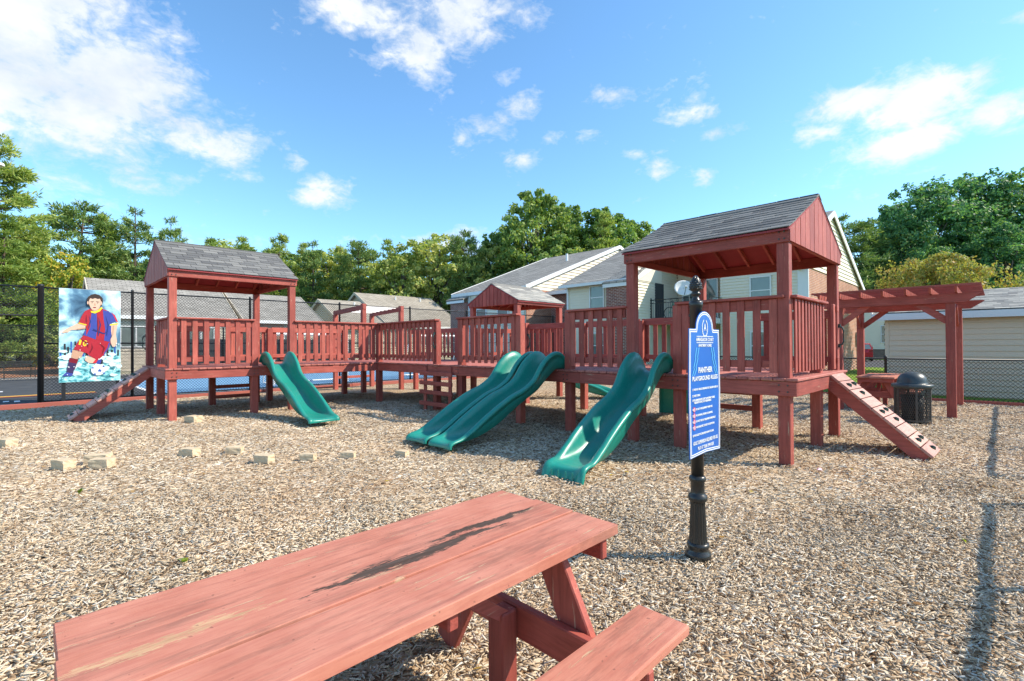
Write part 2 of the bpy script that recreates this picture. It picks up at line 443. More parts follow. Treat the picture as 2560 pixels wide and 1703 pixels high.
leaf_mat('leaf_green', [(0.065, 0.118, 0.035), (0.130, 0.224, 0.059), (0.206, 0.313, 0.088), (0.354, 0.401, 0.118)])
leaf_mat('leaf_dark', [(0.047, 0.129, 0.063), (0.092, 0.222, 0.098), (0.157, 0.314, 0.129), (0.342, 0.427, 0.114)])
leaf_mat('leaf_olive', [(0.147, 0.201, 0.054), (0.268, 0.336, 0.093), (0.404, 0.444, 0.135), (0.591, 0.537, 0.189)])
leaf_mat('leaf_gold', [(0.16, 0.20, 0.05), (0.28, 0.30, 0.085), (0.37, 0.34, 0.11), (0.42, 0.25, 0.08)])
leaf_mat('leaf_orange', [(0.137, 0.273, 0.046), (0.273, 0.387, 0.068), (0.546, 0.455, 0.068), (0.600, 0.387, 0.068)])
leaf_mat('needle', [(0.087, 0.150, 0.036), (0.175, 0.264, 0.054), (0.275, 0.363, 0.087), (0.425, 0.450, 0.126)], 0.25)
leaf_mat('needle_dark', [(0.052, 0.109, 0.042), (0.109, 0.194, 0.062), (0.184, 0.274, 0.084), (0.312, 0.365, 0.118)], 0.25)
leaf_mat('weed', [(0.076, 0.158, 0.013), (0.139, 0.228, 0.018), (0.253, 0.284, 0.018)])
leaf_mat('dead_leaf', [(0.14, 0.06, 0.02), (0.28, 0.13, 0.04), (0.40, 0.24, 0.06), (0.50, 0.38, 0.06)])

# ------------------------------------------------------------------ mesh helpers
class MB:
    def __init__(s):
        s.v, s.f = [], []

    def add(s, vs, fs):
        k = len(s.v)
        s.v += [tuple(p) for p in vs]
        s.f += [tuple(i + k for i in f) for f in fs]
        return s

    def hexa(s, p):
        return s.add(p, [(0, 3, 2, 1), (4, 5, 6, 7), (0, 1, 5, 4), (1, 2, 6, 5), (2, 3, 7, 6), (3, 0, 4, 7)])

    def box(s, a, b):
        (x0, y0, z0), (x1, y1, z1) = a, b
        return s.hexa([(x0, y0, z0), (x1, y0, z0), (x1, y1, z0), (x0, y1, z0), (x0, y0, z1), (x1, y0, z1), (x1, y1, z1), (x0, y1, z1)])

    def bar(s, p, q, w, h, up=(0, 0, 1)):
        """box along p-q, w wide sideways, h high along up"""
        p, q = Vector(p), Vector(q)
        d = (q - p).normalized()
        side = d.cross(Vector(up)).normalized()
        u = side.cross(d).normalized()
        a, b = side * w / 2, u * h / 2
        return s.hexa([p - a - b, p + a - b, q + a - b, q - a - b, p - a + b, p + a + b, q + a + b, q - a + b])

    def tube(s, pts, r, n=8, caps=True):
        pts = [Vector(p) for p in pts]
        rs = r if isinstance(r, (list, tuple)) else [r] * len(pts)
        rings = []
        ref = Vector((0, 0, 1)) if abs((pts[1] - pts[0]).normalized().z) < 0.9 else Vector((1, 0, 0))
        for i, p in enumerate(pts):
            d = (pts[min(i + 1, len(pts) - 1)] - pts[max(i - 1, 0)]).normalized()
            a = d.cross(ref).normalized()
            b = a.cross(d)
            rings.append([p + (a * math.cos(2 * math.pi * k / n) + b * math.sin(2 * math.pi * k / n)) * rs[i] for k in range(n)])
        vs = [p for rg in rings for p in rg]
        fs = [(i * n + k, i * n + (k + 1) % n, (i + 1) * n + (k + 1) % n, (i + 1) * n + k) for i in range(len(pts) - 1) for k in range(n)]
        if caps:
            fs += [tuple(range(n))[::-1], tuple(range((len(pts) - 1) * n, len(pts) * n))]
        return s.add(vs, fs)

    def lathe(s, prof, n=20, c=(0, 0), flute=0.0):
        vs, fs = [], []
        for r, z in prof:
            for k in range(n):
                rr = r * (1 - (flute if k % 2 else 0))
                vs.append((c[0] + rr * math.cos(2 * math.pi * k / n), c[1] + rr * math.sin(2 * math.pi * k / n), z))
        for i in range(len(prof) - 1):
            for k in range(n):
                fs.append((i * n + k, i * n + (k + 1) % n, (i + 1) * n + (k + 1) % n, (i + 1) * n + k))
        fs += [tuple(range(n))[::-1], tuple(range((len(prof) - 1) * n, len(prof) * n))]
        return s.add(vs, fs)

    def prism(s, poly, fn0, fn1):
        """extrude a 2D polygon between two mappings (u,v)->xyz"""
        n = len(poly)
        vs = [fn0(*p) for p in poly] + [fn1(*p) for p in poly]
        return s.add(vs, [tuple(range(n))[::-1], tuple(range(n, 2 * n))] + [(i, (i + 1) % n, n + (i + 1) % n, n + i) for i in range(n)])

    def mesh(s, name, smooth=False, bev=0.0):
        me = bpy.data.meshes.new(name)
        me.from_pydata(s.v, [], s.f)
        bm = bmesh.new()
        bm.from_mesh(me)
        bmesh.ops.recalc_face_normals(bm, faces=bm.faces)
        if bev:
            bmesh.ops.bevel(bm, geom=bm.edges[:], offset=bev, segments=1, affect='EDGES', clamp_overlap=True)
        bm.to_mesh(me)
        bm.free()
        if smooth:
            me.polygons.foreach_set('use_smooth', [True] * len(me.polygons))
        return me


SITE = Vector((3.44, 6.07, 0))
ROT = R_(45)
SM = Matrix.Translation(SITE) @ Matrix.Rotation(ROT, 4, 'Z')     # site frame: x runs right-back, y runs left-back


def to_site(X, Y, z=0.0):
    p = SM.inverted() @ Vector((X, Y, z))
    return (p.x, p.y, z)


_BOX = {}


def box_mesh(dx, dy, dz, bev, mat):
    k = (round(dx, 3), round(dy, 3), round(dz, 3), bev, mat)
    if k not in _BOX:
        me = MB().box((-dx / 2, -dy / 2, -dz / 2), (dx / 2, dy / 2, dz / 2)).mesh('board', bev=bev)
        me.materials.append(M[mat])
        _BOX[k] = me
    return _BOX[k]


class T:
    """a thing: an Empty at its base that parents its parts; positions are given in the site frame (or world when site=False)"""

    def __init__(s, name, label, cat, at=(0, 0, 0), group=None, site=True, rz=0.0):
        o = bpy.data.objects.new(name, None)
        COL.objects.link(o)
        o['label'] = label
        o['category'] = cat
        if group:
            o['group'] = group
        o.empty_display_size = 0.2
        o.matrix_world = (SM if site else Matrix()) @ Matrix.Translation(at) @ Matrix.Rotation(rz, 4, 'Z')
        s.o = o
        s.inv = Matrix.Translation(at).inverted() if not rz else (Matrix.Translation(at) @ Matrix.Rotation(rz, 4, 'Z')).inverted()
        s.pos = {}

    def put(s, name, me, mat=None, at=None, rot=(0, 0, 0), parent=None, label=None, kind=None, local=False):
        if isinstance(me, MB):
            me = me.mesh(name)
        if mat and not me.materials:
            me.materials.append(M[mat])
        o = bpy.data.objects.new(name, me)
        COL.objects.link(o)
        p = Vector(at) if at is not None else Vector((0, 0, 0))
        if not local:
            p = s.inv @ p
        o.parent = parent or s.o
        s.pos[o.name] = p
        o.location = p - (s.pos[parent.name] if parent else Vector((0, 0, 0)))
        o.rotation_euler = rot
        if label:
            o['label'] = label
        if kind:
            o['kind'] = kind
        return o

    def box(s, name, a, b, mat, bev=0.006, parent=None, label=None, rot=(0, 0, 0)):
        d = [abs(b[i] - a[i]) for i in range(3)]
        if mat in ('red', 'deck'):
            mat = mat + '_' + 'xyz'[d.index(max(d))]
        return s.put(name, box_mesh(*d, bev, mat), None, [(a[i] + b[i]) / 2 for i in range(3)], rot, parent, label)


def single(name, me, mat, label, cat, at=(0, 0, 0), group=None, kind=None, site=True, rz=0.0):
    if isinstance(me, MB):
        me = me.mesh(name)
    if mat and not me.materials:
        me.materials.append(M[mat])
    o = bpy.data.objects.new(name, me)
    COL.objects.link(o)
    o.matrix_world = (SM if site else Matrix()) @ Matrix.Translation(at) @ Matrix.Rotation(rz, 4, 'Z')
    if label:
        o['label'] = label
    if cat:
        o['category'] = cat
    if group:
        o['group'] = group
    if kind:
        o['kind'] = kind
    return o


def fast_mesh(name, V, F, mat, smooth=False):
    """V (n,3); F list of (m,k) index arrays"""
    me = bpy.data.meshes.new(name)
    V = np.asarray(V, np.float32)
    me.vertices.add(len(V))
    me.vertices.foreach_set('co', V.ravel())
    idx = np.concatenate([f.ravel() for f in F]).astype(np.int32)
    tot = np.concatenate([np.full(len(f), f.shape[1]) for f in F]).astype(np.int32)
    me.loops.add(len(idx))
    me.loops.foreach_set('vertex_index', idx)
    me.polygons.add(len(tot))
    me.polygons.foreach_set('loop_start', np.concatenate([[0], np.cumsum(tot)[:-1]]).astype(np.int32))
    me.polygons.foreach_set('loop_total', tot)
    if smooth:
        me.polygons.foreach_set('use_smooth', [True] * len(tot))
    me.update(calc_edges=True)
    me.materials.append(M[mat])
    return me


# ------------------------------------------------------------------ ground
def structure(name, mb, mat, site=True, at=(0, 0, 0)):
    return single(name, mb, mat, None, None, at, kind='structure', site=site)


def sheet(name, x0, x1, y0, y1, z, mat):
    return structure(name, MB().add([(x0, y0, z), (x1, y0, z), (x1, y1, z), (x0, y1, z)], [(0, 1, 2, 3)]), mat)


MX0, MX1, MY0, MY1 = -16.0, 9.95, -3.0, 15.3


def gz(X, Y):
    """gentle unevenness of the chip bed, world coordinates"""
    dip = 0
    for fx, fy, fr, fd in ((-3.72, 9.5, 0.55, 0.035), (-1.2, 7.15, 0.75, 0.045), (0.55, 5.4, 0.5, 0.04), (-8.8, 10.0, 0.5, 0.03), (5.4, 6.2, 0.5, 0.03)):
        dip = dip - fd * np.exp(-((X - fx) ** 2 + (Y - fy) ** 2) / fr ** 2) + 0.4 * fd * np.exp(-((np.hypot(X - fx, Y - fy) - fr * 1.7) ** 2) / (fr * .5) ** 2)
    return dip + 0.016 * np.sin(X * 1.3 + 0.7) * np.cos(Y * 1.1) + 0.011 * np.sin(X * 2.9 + Y * 2.3) + 0.006 * np.sin(Y * 5.1 - X * 3.7)


structure('ground', MB().add([(-700, -700, -0.06), (700, -700, -0.06), (700, 700, -0.06), (-700, 700, -0.06)], [(0, 1, 2, 3)]), 'earth', site=False)
nx, ny = 130, 92
mb = MB()
for j in range(ny + 1):
    for i in range(nx + 1):
        x, y = MX0 + (MX1 - MX0) * i / nx, MY0 + (MY1 - MY0) * j / ny
        w = SM @ Vector((x, y, 0))
        mb.v.append((x, y, float(gz(w.x, w.y)) - 0.012))
for j in range(ny):
    for i in range(nx):
        k = j * (nx + 1) + i
        mb.f.append((k, k + 1, k + nx + 2, k + nx + 1))
me = mb.mesh('chip_bed', smooth=True)
structure('mulch_ground', me, 'mulch')
sheet('lawn', 10.1, 60, -30, 14.5, -0.030, 'lawn')
sheet('back_lawn', -40, 60, 14.6, 60, -0.034, 'lawn')
sheet('road', 31.0, 48.0, -40, 8.0, -0.024, 'asphalt')
sheet('court_apron', -30, 40, 15.45, 31.5, -0.024, 'court_grey')
sheet('court', -3.6, 27, 17.0, 27.8, -0.018, 'court_blue')
sheet('path', -40, 50, 31.6, 34.0, -0.026, 'path')


def chips():
    Vs, Fs, off = [], [], 0
    for (y0, y1, n, l0, l1, w0, w1, boxy) in ((0.9, 5.6, 165000, 0.014, 0.048, 0.004, 0.012, True), (3.6, 15.5, 265000, 0.020, 0.052, 0.007, 0.014, False)):
        Y = np.sqrt(rng.uniform(y0 ** 2, y1 ** 2, n))
        X = rng.uniform(-1, 1, n) * (1.10 * Y + 1.4)
        sx, sy = ((X - 3.44) + (Y - 6.07)) * 0.70711, (-(X - 3.44) + (Y - 6.07)) * 0.70711
        edge = 4.6 + 0.35 * np.sin(X * 1.7) + 0.2 * np.sin(X * 4.1 + 1) + rng.normal(0, 0.35, n)
        ok = (Y < edge) if boxy else (Y > edge)
        ok &= (sx < MX1 - 0.1) & (sy > MY0 + 0.1) & (sy < MY1 - 0.08)
        X, Y = X[ok], Y[ok]
        n = len(X)
        L = rng.uniform(l0, l1, n) * rng.choice([1, 1, 1, 1.5], n)
        W = rng.uniform(w0, w1, n)
        th = rng.normal(0.25, 1.0, n)
        tilt = rng.normal(0, 0.22, n)
        roll = rng.normal(0, 0.32, n)
        H = rng.uniform(0.002, 0.0055, n)
        Z = gz(X, Y) - 0.004 + rng.uniform(0, 0.016, n) + np.abs(np.sin(tilt)) * L * 0.35
        d = np.stack([np.cos(th) * np.cos(tilt), np.sin(th) * np.cos(tilt), np.sin(tilt)], 1)
        s = np.stack([-np.sin(th), np.cos(th), np.zeros(n)], 1)
        u = np.cross(d, s)
        s2 = s * np.cos(roll)[:, None] + u * np.sin(roll)[:, None]
        u = np.cross(d, s2)
        c = np.stack([X, Y, Z], 1)
        dl, sw, uh = d * (L / 2)[:, None], s2 * (W / 2)[:, None], u * H[:, None]
        k1, k2 = rng.uniform(0.25, 1.0, (n, 1)), rng.uniform(0.25, 1.0, (n, 1))
        sk = dl * rng.uniform(-0.25, 0.25, (n, 1))
        if boxy:
            P = np.stack([c - dl - sw * k1, c + dl * 0.9 - sw * k2 + sk, c + dl + sw * k2, c - dl * 0.9 + sw * k1 - sk,
                          c - dl - sw * k1 + uh, c + dl * 0.9 - sw * k2 + sk + uh, c + dl + sw * k2 + uh, c - dl * 0.9 + sw * k1 - sk + uh], 1)
            q = np.array([[4, 5, 6, 7], [0, 1, 5, 4], [1, 2, 6, 5], [2, 3, 7, 6], [3, 0, 4, 7]])
            m = 8
        else:
            P = np.stack([c - dl - sw * k1, c + dl * 0.9 - sw * k2 + sk, c + dl + uh * 1.6, c - dl * 0.9 + uh * 1.6, c + dl * 0.8 + sw * k2, c - dl + sw * k1 - sk], 1)
            q = np.array([[0, 1, 2, 3], [3, 2, 4, 5]])
            m = 6
        Vs.append(P.reshape(-1, 3))
        Fs.append((np.arange(n)[:, None, None] * m + q[None] + off).reshape(-1, 4))
        off += n * m
    me = fast_mesh('wood_chips', np.concatenate(Vs), Fs, 'chip')
    o = single('wood_chips', me, None, 'tan and grey wood chips strewn over the playground floor', 'wood chips', kind='stuff', site=False)



chips()
n_ = 220
Y_ = np.sqrt(rng.uniform(2.0, 120, n_))
X_ = rng.uniform(-1, 1, n_) * Y_
C_ = np.stack([X_, Y_, gz(X_, Y_) + 0.026], 1)
D_ = np.stack([np.cos(X_ * 91), np.sin(X_ * 91), 0 * X_], 1) * 0.028
S_ = np.stack([-np.sin(X_ * 91), np.cos(X_ * 91), 0 * X_ + .25], 1) * 0.013
single('fallen_leaves', fast_mesh('fallen_leaves', np.stack([C_ - D_, C_ - S_, C_ + D_, C_ + S_], 1).reshape(-1, 3), [np.arange(4 * n_).reshape(-1, 4)], 'dead_leaf'), None,
       'scattered dry brown and yellow leaves lying on the wood chips', 'leaves', kind='stuff', site=False)

# ------------------------------------------------------------------ decks, railings, towers
DZ = 1.07        # deck surface
PW = 0.14        # post width


def post(th, x, y, z0, z1, w=PW, label=None, parent=None):
    return th.box('post', (x - w / 2, y - w / 2, z0), (x + w / 2, y + w / 2, z1), 'red', 0.008, parent, label)


def railing(th, ax, u0, u1, v, out, cap=True, top=2.11, pitch=0.19, sw=0.095, low=1.16):
    """picket railing along ax ('x' or 'y') from u0 to u1 at line v; out=-1/+1 is the side the pickets are nailed to"""
    def P(u, w, z):
        return (u, w, z) if ax == 'x' else (w, u, z)
    par = th.box('railing', P(u0, v - 0.019, top - 0.18), P(u1, v + 0.019, top - 0.042), 'red')
    if cap:
        th.box('top_cap', P(u0 - 0.04, v - 0.085, top - 0.038), P(u1 + 0.04, v + 0.07, top), 'red', 0.008, par)
    th.box('bottom_rail', P(u0, v - 0.019, low + 0.03), P(u1, v + 0.019, low + 0.125), 'red', 0.006, par)
    n = max(2, int(round((u1 - u0) / pitch)))
    for i in range(n):
        u = u0 + (u1 - u0) * (i + 0.5) / n + random.uniform(-0.006, 0.006)
        w0 = v + out * 0.021
        th.box('picket', P(u - sw / 2, w0, low - 0.03), P(u + sw / 2, w0 + out * 0.022, top - 0.044), 'red', 0.004, par,
               rot=(0, 0, 0) if random.random() < 0.7 else ((0, random.uniform(-.006, .006), 0) if ax == 'x' else (random.uniform(-.006, .006), 0, 0)))
    return par


# right-hand deck: front edge along x=0 from y=0 to y=9.95; planks run along x
RD = T('wooden_deck', 'long red raised deck running from the big roofed tower to the inner corner', 'deck', (0, 0, 0))
W_R = 2.62
y = -0.12
while y < 9.86:
    w = 0.138
    RD.box('plank', (-0.075 + random.uniform(-.01, .01), y, DZ - 0.038), (W_R + 0.02, y + w, DZ + random.uniform(-.003, .003)), 'deck', 0.006)
    y += 0.1455
for (y0, y1) in ((-0.1, 3.2), (3.203, 6.5), (6.503, 9.9)):
    RD.box('fascia_board', (-0.055, y0, DZ - 0.225), (-0.017, y1, DZ - 0.042), 'red')
    RD.box('joist', (W_R - 0.03, y0, DZ - 0.225), (W_R + 0.01, y1, DZ - 0.042), 'red')
RD.box('fascia_board', (-0.01, -0.1, DZ - 0.225), (W_R - 0.04, -0.062, DZ - 0.042), 'red')
for yj in (3.3, 4.9, 6.5, 8.1):
    RD.box('joist', (0.0, yj, DZ - 0.22), (W_R - 0.04, yj + 0.038, DZ - 0.044), 'red')
for (x, y, z1) in ((0.08, 1.47, 2.07), (0.08, 3.5, 2.07), (0.08, 4.72, 2.07), (0.08, 6.5, 2.07), (0.08, 7.42, 2.07), (0.02, 9.93, 2.07), (2.48, 1.2, DZ - .05),
                   (2.5, 3.5, 2.0), (2.5, 5.0, 2.0), (2.5, 6.86, 2.07), (2.5, 8.2, DZ - .05), (2.5, 9.6, 2.0), (0.06, 1.53 - 1.53 + 0.0, 0.1)):
    if z1 > 0.5:
        post(RD, x, y, -0.15, z1)
post(RD, 1.53, 0.06, -0.15, 2.07)
railing(RD, 'y', 0.08, 1.44, 0.03, -1)
railing(RD, 'y', 2.34, 3.46, 0.03, -1)
railing(RD, 'y', 4.74, 6.52, 0.03, -1)
railing(RD, 'y', 7.36, 9.86, 0.03, -1)
railing(RD, 'x', 0.1, 1.6, -0.0, -1, pitch=0.15, sw=0.08)
railing(RD, 'y', 0.1, 1.15, 2.54, 1, cap=False, top=2.08)
railing(RD, 'y', 2.35, 3.5, 2.54, 1, cap=False, top=2.08)
railing(RD, 'y', 3.55, 4.95, 2.54, 1, cap=False, top=2.08)
railing(RD, 'y', 5.05, 6.8, 2.54, 1, cap=False, top=2.08)
railing(RD, 'y', 9.2, 12.4, 2.54, 1, cap=False, top=2.07)
# boards under the deck, behind the big tower
for z in (0.30, 0.58):
    RD.box('rung', (2.44, 1.22, z), (2.48, 2.3, z + 0.09), 'red')

# left-hand deck: front edge along y=9.95 from x=-4.6 to the corner; planks run along y
LD = T('wooden_deck', 'red raised deck joining the far small tower to the inner corner', 'deck', (-1, 11, 0))
x = -4.74
while x < 2.5:
    y0 = 9.87 if x < -0.12 else 9.875
    LD.box('plank', (x, y0 + random.uniform(-.01, .01), DZ - 0.038), (x + 0.138, 12.58, DZ + random.uniform(-.003, .003)), 'deck', 0.006)
    x += 0.1455
LD.box('fascia_board', (-4.74, 9.895, DZ - 0.225), (-2.4, 9.933, DZ - 0.042), 'red')
LD.box('fascia_board', (-2.397, 9.895, DZ - 0.225), (-0.065, 9.933, DZ - 0.042), 'red')
LD.box('fascia_board', (-4.74, 9.94, DZ - 0.225), (-4.702, 12.55, DZ - 0.042), 'red')
LD.box('joist', (-4.7, 12.54, DZ - 0.225), (2.55, 12.58, DZ - 0.042), 'red')
for (x, y, z1) in ((-3.06, 10.02, 2.07), (-4.58, 11.3, 2.07), (0.29, 12.5, 2.0), (2.9, 12.5, 2.0), (-1.9, 12.5, 2.0), (-3.3, 12.48, DZ - .05), (-2.3, 12.48, DZ - .05)):
    post(LD, x, y, -0.15, z1)
railing(LD, 'x', -4.52, -3.1, 9.98, -1, pitch=0.2)
railing(LD, 'x', -2.17, -0.04, 9.98, -1)
railing(LD, 'y', 10.1, 11.25, -4.6, -1)
railing(LD, 'x', -4.5, -3.35, 12.5, 1, cap=False, top=2.07)
railing(LD, 'x', -2.9, -1.95, 12.5, 1, cap=False, top=2.07)
railing(LD, 'x', -1.85, 0.25, 12.5, 1, cap=False, top=2.07)
for z in (0.16, 0.42, 0.70):
    LD.box('rung', (-3.3, 12.42, z), (-2.3, 12.46, z + 0.09), 'red')


def handle(th, p, d, parent):
    """dark grab handle bowed out along d"""
    p, d = Vector(p), Vector(d)
    up = Vector((0, 0, 1))
    pts = [p + up * 0.15, p + up * 0.14 + d * 0.04, p + up * 0.09 + d * 0.06, p - up * 0.09 + d * 0.06, p - up * 0.14 + d * 0.04, p - up * 0.15]
    mb = MB().tube(pts, 0.013, 8)
    for s_ in (1, -1):
        q = p + up * 0.16 * s_
        mb.box((q.x - .02, q.y - .02, q.z - .03), (q.x + .02, q.y + .02, q.z + .03))
    m_ = mb.mesh('handle', smooth=False)
    return th.put('handle', m_, 'dark_hold', parent=parent)


handle(RD, (0.004, 7.42 - 0.02, 1.62), (-1, -0.4, 0), None)
handle(RD, (2.5, 6.78, 1.6), (-0.3, -1, 0), None)


def tower(name, label, x0, x1, y0, y1, ridge, zb, zt, za, shingle, gable_n=13, posts=True, lowbeam=0.10):
    """roofed tower on four posts; ridge 'x' or 'y'"""
    th = T(name, label, 'play tower', ((x0 + x1) / 2, (y0 + y1) / 2, 0))
    for x in (x0, x1):
        for y in (y0, y1):
            post(th, x, y, -0.15, zb)
    o_ = 0.10
    if ridge == 'x':
        U0, U1, V0, V1 = x0, x1, y0, y1
        def P(u, v, z): return (u, v, z)
    else:
        U0, U1, V0, V1 = y0, y1, x0, x1
        def P(u, v, z): return (v, u, z)
    vm = (V0 + V1) / 2
    # eave beams
    for v in (V0 - 0.075, V1 + 0.075):
        th.box('eave_beam', P(U0 - 0.085, v - 0.02, zb - 0.005), P(U1 + 0.085, v + 0.02, zt - 0.012), 'red', 0.008)
    for u in (U0 - 0.05, U1 + 0.05):
        th.box('tie_beam', P(u - 0.019, V0 - 0.05, zb + 0.002), P(u + 0.019, V1 + 0.05, zb + lowbeam), 'red', 0.006)
    slope = (za - zt) / (vm - V0 + 0.12)
    ang = math.atan(slope)
    half = vm - V0 + 0.14
    L = half / math.cos(ang)
    # sheathing
    mb = MB()
    for s_ in (-1, 1):
        e = [P(U0 - o_, vm + s_ * half, za - slope * half), P(U1 + o_, vm + s_ * half, za - slope * half), P(U1 + o_, vm, za), P(U0 - o_, vm, za)]
        mb.hexa([(p[0], p[1], p[2] - 0.035) for p in e] + [(p[0], p[1], p[2] - 0.012) for p in e])
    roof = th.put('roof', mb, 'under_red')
    # rafters
    n = 6
    for i in range(n):
        u = U0 + 0.06 + (U1 - U0 - 0.12) * i / (n - 1)
        for s_ in (-1, 1):
            zc = 0.075
            mb = MB().bar(P(u, vm + s_ * 0.03, za - slope * 0.03 - zc), P(u, vm + s_ * (half - 0.12), za - slope * (half - 0.12) - zc), 0.038, 0.075)
            th.put('rafter', mb, 'red_' + ('y' if ridge == 'x' else 'x'), parent=roof)
    # shingles
    cn = int(L / 0.14)
    ex = L / cn
    wid = 0.30
    k = (0.30, 0.20, 0.011, 0.0, shingle)
    sh = box_mesh(0.291, ex + 0.055, 0.011, 0.0, shingle)
    for s_ in (-1, 1):
        for c_ in range(cn):
            d = half - (c_ + 0.5) * ex * math.cos(ang) - 0.012
            zc = za - slope * d + 0.004
            u = U0 - o_ - (0.15 if c_ % 2 else 0.02) - random.uniform(0, 0.1)
            while u < U1 + o_ - 0.03:
                a0, a1 = max(u, U0 - o_ - 0.012), min(u + wid, U1 + o_ + 0.012)
                u += wid
                if a1 - a0 < 0.05:
                    continue
                mm = sh if abs(a1 - a0 - wid) < 1e-4 else box_mesh(round(a1 - a0 - 0.009, 2), ex + 0.055, 0.011, 0.0, shingle)
                pt_ = P((a0 + a1) / 2, vm + s_ * d, zc + random.uniform(0, 0.004))
                rz = (0 if s_ < 0 else math.pi) + (0 if ridge == 'x' else -math.pi / 2)
                e = Euler((ang - 0.055, 0, 0)).to_matrix().to_4x4()
                rr = (Matrix.Rotation(rz, 4, 'Z') @ e).to_euler()
                th.put('shingle', mm, None, pt_, rr, roof)
    mb = MB()
    for s_ in (-1, 1):
        e = [P(U0 - o_ - .01, vm + s_ * 0.13, za - slope * 0.13), P(U1 + o_ + .01, vm + s_ * 0.13, za - slope * 0.13), P(U1 + o_ + .01, vm, za), P(U0 - o_ - .01, vm, za)]
        mb.hexa([(p[0], p[1], p[2] + 0.014) for p in e] + [(p[0], p[1], p[2] + 0.026) for p in e])
    th.put('ridge_cap', mb, shingle, parent=roof)
    # gable boards
    for u, sg in ((U0 - 0.075, -1), (U1 + 0.075, 1)):
        for i in range(gable_n):
            va = V0 - 0.09 + (V1 - V0 + 0.18) * i / gable_n + 0.008
            vb = V0 - 0.09 + (V1 - V0 + 0.18) * (i + 1) / gable_n - 0.008
            zz = lambda v: za - slope * abs(v - vm) - 0.037
            pl = [(va, zb + 0.01), (vb, zb + 0.01), (vb, zz(vb))]
            if va < vm < vb:
                pl.append((vm, zz(vm)))
            pl.append((va, zz(va)))
            jit = random.uniform(0, 0.003)
            mb = MB().prism(pl, lambda v, z: P(u, v, z), lambda v, z: P(u + sg * (0.02 + jit), v, z))
            th.put('gable_board', mb, 'red_z', parent=roof)
    return th


TR = tower('play_tower', 'big open roofed tower with dark shingles behind the blue rules sign', 0.07, 2.6, 0.06, 2.24, 'y', 2.77, 2.95, 3.62, 'shingle', 12)
TL = tower('play_tower', 'roofed tower with grey shingles beside the footballer poster', -4.6, -2.24, 10.02, 12.5, 'x', 2.93, 3.10, 3.84, 'shingle', 14)
TM = tower('play_tower', 'small low roofed tower set behind the deck, its boarded gable above the pickets', 2.66, 4.42, 7.32, 9.14, 'x', 2.60, 2.71, 3.22, 'shingle_pale', 13)
# boards and handles on the tower posts by the ramps
for z in (1.18, 2.0):
    TR.box('post_block', (2.42, -0.035, z), (2.53, -0.013, z + 0.10), 'red')
TR.box('post_board', (2.3, -0.008, 1.09), (2.42, 0.03, 2.12), 'red')
handle(TR, (2.6, -0.02, 1.62), (0, -1, 0), None)
TL.box('post_board', (-4.69, 12.33, 1.09), (-4.66, 12.45, 2.2), 'red')
handle(TL, (-4.68, 12.5, 1.62), (-1, 0, 0), None)
# deck of the small tower
x = 2.66
while x < 4.4:
    TM.box('plank', (x, 7.2, DZ - .038), (x + .138, 9.25, DZ), 'deck')
    x += 0.1455
railing(TM, 'y', 7.4, 9.06, 4.42, 1, cap=False, top=2.05)
railing(TM, 'x', 2.75, 4.35, 9.14, 1, cap=False, top=2.05)


# bolt heads where beams and fascia boards meet the posts
bolt = MB().tube([(0, 0, 0), (-0.012, 0, 0)], 0.011, 7).mesh('bolt')
bolt.materials.append(M['bin_mesh'])
bolt2 = MB().tube([(0, 0, 0), (0, -0.012, 0)], 0.011, 7).mesh('bolt')
bolt2.materials.append(M['bin_mesh'])
for y in (0.03, 0.09, 2.2, 2.27):
    for z in (2.81, 2.90):
        TR.put('bolt', bolt, None, (-0.025, y, z))
for y in (0.0, 0.1, 1.43, 1.51, 2.2, 2.28, 3.46, 3.54, 4.7, 4.76, 6.46, 6.54):
    for z in (0.90, 0.98):
        RD.put('bolt', bolt, None, (-0.055, y, z))
for x in (-4.62, -4.55, -2.28, -2.2):
    for z in (2.97, 3.05):
        TL.put('bolt', bolt2, None, (x, 9.925, z))
for x in (-4.62, -4.54, -3.1, -3.02, -2.28, -2.2):
    for z in (0.90, 0.98):
        LD.put('bolt', bolt2, None, (x, 9.895, z))


# ------------------------------------------------------------------ slides
def catmull(P, n):
    out = []
    for i in range(len(P) - 1):
        p0, p1, p2, p3 = P[max(i - 1, 0)], P[i], P[i + 1], P[min(i + 2, len(P) - 1)]
        for k in range(n):
            t = k / n
            out.append(tuple(0.5 * ((2 * p1[j]) + (-p0[j] + p2[j]) * t + (2 * p0[j] - 5 * p1[j] + 4 * p2[j] - p3[j]) * t * t + (-p0[j] + 3 * p1[j] - 3 * p2[j] + p3[j]) * t ** 3) for j in range(len(p1))))
    out.append(tuple(P[-1]))
    return out


